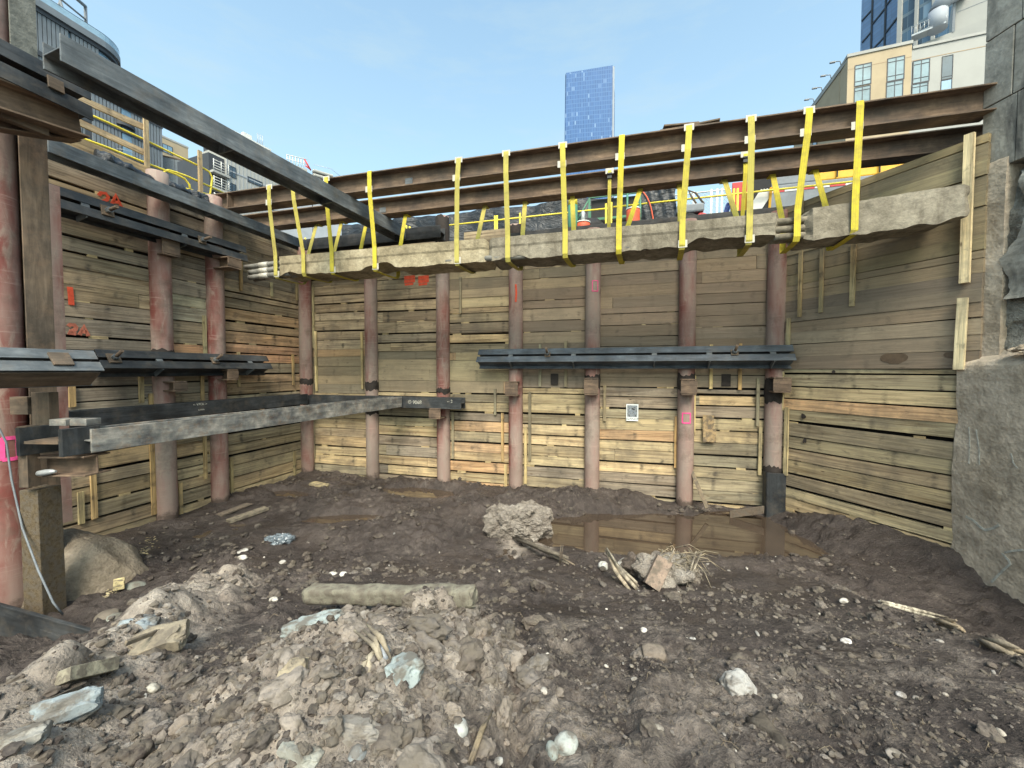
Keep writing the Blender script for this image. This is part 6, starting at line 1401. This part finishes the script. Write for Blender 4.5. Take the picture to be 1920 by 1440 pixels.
# lower wing that continues past the corner
K2 = at_y(303, 250, 96); T2 = Wall(K2[:2], (-.27,-.963), (.963,-.27)); h2 = lambda px, py: T2.hit(px, py); zt2 = at_y(262, 205, 90).z
lowb = thing('finned_building', 'lower grey finned building with rounded balconies behind the left guardrail', 'building', (K2.x-5, 90, ZS))
zt2 = at_y(300, 238, 96).z
part(lowb, 'wall', 'fin_dark', T2, 0, 14, ZS, zt2, -10, 0)
for i in range(int(13.5/.62)):
    if 5.6 < i*.62 < 8: continue
    part(lowb, 'fin', 'fin', T2, .1+i*.62, .1+i*.62+.48, ZS, zt2-.3, 0, .3)
for k_ in range(5): z = zt2-.2-k_*5.2; part(lowb, 'floor_band', 'fin_dark', T2, -.05, 14, z-.35, z+.35, .3, .42)
part(lowb, 'glass_bay', 'winglass', T2, 5.7, 7.9, ZS, zt2, 0, .2)
for (px, py) in ((240,232),(243,296)):
    t, z = T2.hit(px, py, 1.2); mb = MB(); c = T2.pt(t, z, .0); n = 20; prof_ = [(1.7*math.cos(math.pi*i/n), 1.5*math.sin(math.pi*i/n)) for i in range(n+1)]
    mb.prism(prof_, c-ZU*.7, ZU, T2.u, T2.n, 1.2); mb.build('balcony', M['fin_dark'], lowb); mb = MB(); mb.tube([c+T2.u*x+T2.n*y+ZU*1.2 for x, y in prof_], .06, 6); mb.build('balcony_rail', M['galv'], lowb)
# cream stepped building, grey wall building, balcony building, white building, construction building
def simple(name, label, px0, px1, ytop, Y0, Y1, mat, dep=8):
    a, b = at_y(px0, ytop, Y0), at_y(px1, ytop, Y1); W = Wall(a[:2], (b-a)[:2], (.2,-1)); r = thing(name, label, 'building', ((a.x+b.x)/2, (Y0+Y1)/2, ZS)); L = Vector((b-a)[:2]).length
    part(r, 'wall', mat, W, 0, L, ZS, a.z, -dep, 0); return r, W, L, a.z
r, W, L, z = simple('cream_stepped_building', 'cream stepped building with a corner window beyond the left guardrail', 302, 352, 256, 112, 118, 'cream')
part(r, 'parapet', 'pale', W, -.1, L+.1, z, z+.5, -8, .1); part(r, 'side_block', 'tan', W, L, L+6, ZS, z-3.0, -8, -.3)
ta_, za = W.hit(304, 268); tb_, zb = W.hit(324, 292); window(r, W, ta_, tb_, zb, za, 'winglass', 2, (.4,), .02)
r, W, L, z = simple('grey_wall_building', 'plain grey concrete flank of a building with a red edged roof', 304, 391, 293, 99, 104, 'grey')
part(r, 'roof_edge', 'rust_dark', W, -.1, L, z, z+.3, -8, .1); 
for i in range(3): part(r, 'score_line', 'fin_dark', W, L*(.25+.25*i), L*(.25+.25*i)+.06, ZS, z, 0, .015)
r, W, L, z = simple('balcony_building', 'dark recessed balconies with white railings between grey and white buildings', 391, 424, 285, 64, 66.5, 'fin_dark')
for yb in (324, 355, 386):
    t, zb = W.hit(405, yb); part(r, 'balcony_slab', 'pale', W, .1, L, zb-.35, zb, 0, .9)
    for j in range(4): mb = MB(); mb.tube([W.pt(.1, zb+.3+j*.42, .85), W.pt(L, zb+.3+j*.42, .85)], .05, 6); mb.build('balcony_rail', M['white'], r)
    for j in range(3): mb = MB(); mb.tube([W.pt(.2+j*L*.42, zb, .85), W.pt(.2+j*L*.42, zb+1.7, .85)], .06, 6); mb.build('rail_post', M['white'], r)
r, W, L, z = simple('white_panel_building', 'white panelled building with blue windows and a dark roof top behind the black strut', 424, 520, 268, 66, 74, 'pale')
part(r, 'roof_block', 'fin_dark', W, .4, L-1, z, z+2.6, -7, -.5); part(r, 'roof_trim', 'white', W, .3, L-.9, z+2.61, z+2.9, -7, -.4)
for (x0, y0, x1, y1) in ((428,309,443,336),(428,341,443,372),(464,330,492,352)):
    ta_, za = W.hit(x0, y0); tb_, zb = W.hit(x1, y1); window(r, W, ta_, tb_, zb, za, 'winglass_dark', 2 if x0 < 450 else 1, (), .03)
for yy in (338, 378): zb = W.hit(470, yy)[1]; part(r, 'floor_line', 'ltgrey', W, 0, L, zb, zb+.2, 0, .08)
for i in range(14): part(r, 'panel_rib', 'ltgrey', W, L*i/14, L*i/14+.08, ZS, z-.1, 0, .05)
mb = MB(); q = W.pt(W.hit(470,278)[0], z+3.1, -1); mb.box(q, W.u, W.n, ZU, .7, .3, .6); mb.build('roof_unit', M['white'], r)
for i in range(4): mb = MB(); t = W.hit(490+i*3.2, 275)[0]; mb.tube([W.pt(t, z+2.9, -1), W.pt(t, z+4.9, -1)], .05, 6); mb.build('ladder_post', M['galv'], r)
r, W, L, z = simple('construction_building', 'grey building under construction with red and blue bands and a crowded roof', 508, 584, 318, 105, 112, 'ltgrey')
part(r, 'red_band', 'red', W, 4, L-.5, z-1.0, z-.1, 0, .2); part(r, 'blue_band', 'tarp_blue', W, L*.45, L+.0, z-2.4, z-1.1, .0, .25)
part(r, 'penthouse', 'fin', W, L*.3, L*.85, z, z+2.6, -7, -.8); part(r, 'roof_slab', 'pale', W, L*.28, L*.9, z+2.61, z+3.3, -7, -.3)
part(r, 'window', 'winglass_dark', W, L*.68, L*.8, z-5.0, z-2.7, 0, .06)
mb = MB()
for i in range(7): mb.tube([W.pt(L*.4+i*L*.07, z+3.3, -.5), W.pt(L*.4+i*L*.07, z+5.4+.2*(i%2), -.5)], .09, 6)
mb.tube([W.pt(L*.38, z+5.4, -.5), W.pt(L*.9, z+6.0, -.5)], .12, 6); mb.tube([W.pt(L*.38, z+4.4, -.5), W.pt(L*.9, z+4.7, -.5)], .1, 6); mb.build('roof_scaffold', M['white'], r)
for i in range(5): mb = MB(); t = L*(.06+.07*i); mb.box(W.pt(t, z+.9, -1-.4*(i%2)), W.u, W.n, ZU, .45, .3, .9+.2*(i%3)); mb.build('roof_crate', M[('red','white','grey','red','pale')[i]], r)
mb = MB(); mb.tube([W.pt(L*.84, z+5.8, -.5), W.pt(L*1.0, z+3.4, -.5)], .22, 6); mb.tube([W.pt(L*.86, z+4.2, -.5), W.pt(L*1.0, z+3.6, -.5)], .18, 6); mb.build('red_brace', M['red'], r)
r, W, L, z = simple('rounded_terrace_building', 'pale building with a rounded terrace edge and blue strip beside the construction roof', 586, 640, 325, 112, 117, 'ltgrey')
mb = MB(); n = 16; pr = [(0,0)]+[(4.2+3.2*math.sin(math.pi*i/n/1), 1.6*math.sin(math.pi*i/n)) for i in range(n+1)]
part(r, 'terrace_edge', 'pale', W, -.2, L*.62, z-1.2, z-.4, 0, 1.5, .3); part(r, 'terrace_edge', 'pale', W, -.2, L*.66, z-.1, z+.7, 0, 1.6, .3); part(r, 'blue_strip', 'tarp_blue', W, L*.66, L, z-1.5, z-.4, 0, .2)
mb = MB(); mb.tube([W.pt(0, z+1.9, 1.2), W.pt(L*.6, z+2.2, 1.2), W.pt(L, z+.6, 1.2)], .06, 6); mb.build('railing', M['galv'], r)
# ================================================================== light, sky, camera
w = bpy.data.worlds.new('World'); SC.world = w; w.use_nodes = True; nt = w.node_tree; bg = nt.nodes['Background']
SUN_EL, SUN_AZ = R(48), R(176)               # azimuth clockwise from +Y: behind the camera, a little to the left
sky = nt.nodes.new('ShaderNodeTexSky'); sky.sky_type = 'NISHITA'; sky.sun_disc = False; sky.sun_elevation = SUN_EL; sky.sun_rotation = SUN_AZ
sky.air_density = 1.0; sky.dust_density = 3.5; sky.ozone_density = .6; sky.altitude = 50
tn = nt.nodes.new('ShaderNodeMix'); tn.data_type = 'RGBA'; tn.blend_type = 'MULTIPLY'; tn.inputs[0].default_value = 1; tn.inputs[7].default_value = (.95, 1.10, .97, 1)
nt.links.new(sky.outputs[0], tn.inputs[6]); tc = nt.nodes.new('ShaderNodeTexCoord'); sx = nt.nodes.new('ShaderNodeSeparateXYZ'); nt.links.new(tc.outputs['Generated'], sx.inputs[0])
hz = nt.nodes.new('ShaderNodeMapRange'); hz.inputs[1].default_value = .02; hz.inputs[2].default_value = .85; hz.inputs[3].default_value = .66; hz.inputs[4].default_value = 0; nt.links.new(sx.outputs[2], hz.inputs[0])
mp = nt.nodes.new('ShaderNodeMapping'); mp.inputs[3].default_value = (2.2, 2.2, 9); nt.links.new(tc.outputs['Generated'], mp.inputs[0])
cn = nt.nodes.new('ShaderNodeTexNoise'); cn.inputs['Scale'].default_value = 1.6; cn.inputs['Detail'].default_value = 7; cn.inputs['Roughness'].default_value = .62; nt.links.new(mp.outputs[0], cn.inputs['Vector'])
cr = nt.nodes.new('ShaderNodeMapRange'); cr.inputs[1].default_value = .5; cr.inputs[2].default_value = .8; cr.inputs[3].default_value = 0; cr.inputs[4].default_value = .4; nt.links.new(cn.outputs[0], cr.inputs[0])
ad = nt.nodes.new('ShaderNodeMath'); ad.operation = 'ADD'; ad.use_clamp = True; nt.links.new(hz.outputs[0], ad.inputs[0]); nt.links.new(cr.outputs[0], ad.inputs[1])
hm = nt.nodes.new('ShaderNodeMix'); hm.data_type = 'RGBA'; hm.inputs[7].default_value = (1.58, 2.0, 2.1, 1); nt.links.new(ad.outputs[0], hm.inputs[0]); nt.links.new(tn.outputs[2], hm.inputs[6]); nt.links.new(hm.outputs[2], bg.inputs[0]); bg.inputs[1].default_value = .14
sd = bpy.data.lights.new('Sun', 'SUN'); sd.energy = 1.25; sd.angle = R(24); sd.color = (1, .88, .79)  # added fill: broad soft sun brightening the shaded pit beyond the sky light
so = bpy.data.objects.new('Sun', sd); COL.objects.link(so)
dv = Vector((math.sin(SUN_AZ)*math.cos(SUN_EL), math.cos(SUN_AZ)*math.cos(SUN_EL), math.sin(SUN_EL)))
so.rotation_euler = dv.to_track_quat('Z', 'Y').to_euler(); so.location = dv*60
cam = bpy.data.cameras.new('Camera'); co = bpy.data.objects.new('Camera', cam); COL.objects.link(co); SC.camera = co
cam.sensor_fit = 'HORIZONTAL'; cam.sensor_width = 36; cam.lens = 36*F/1920; cam.clip_start = .05; cam.clip_end = 5000
co.location = (0, 0, 0); co.rotation_euler = (R(90)-PITCH, 0, 0)
SC.view_settings.view_transform = 'Standard'; SC.view_settings.look = 'None'; SC.view_settings.exposure = 1.55; SC.view_settings.gamma = 1
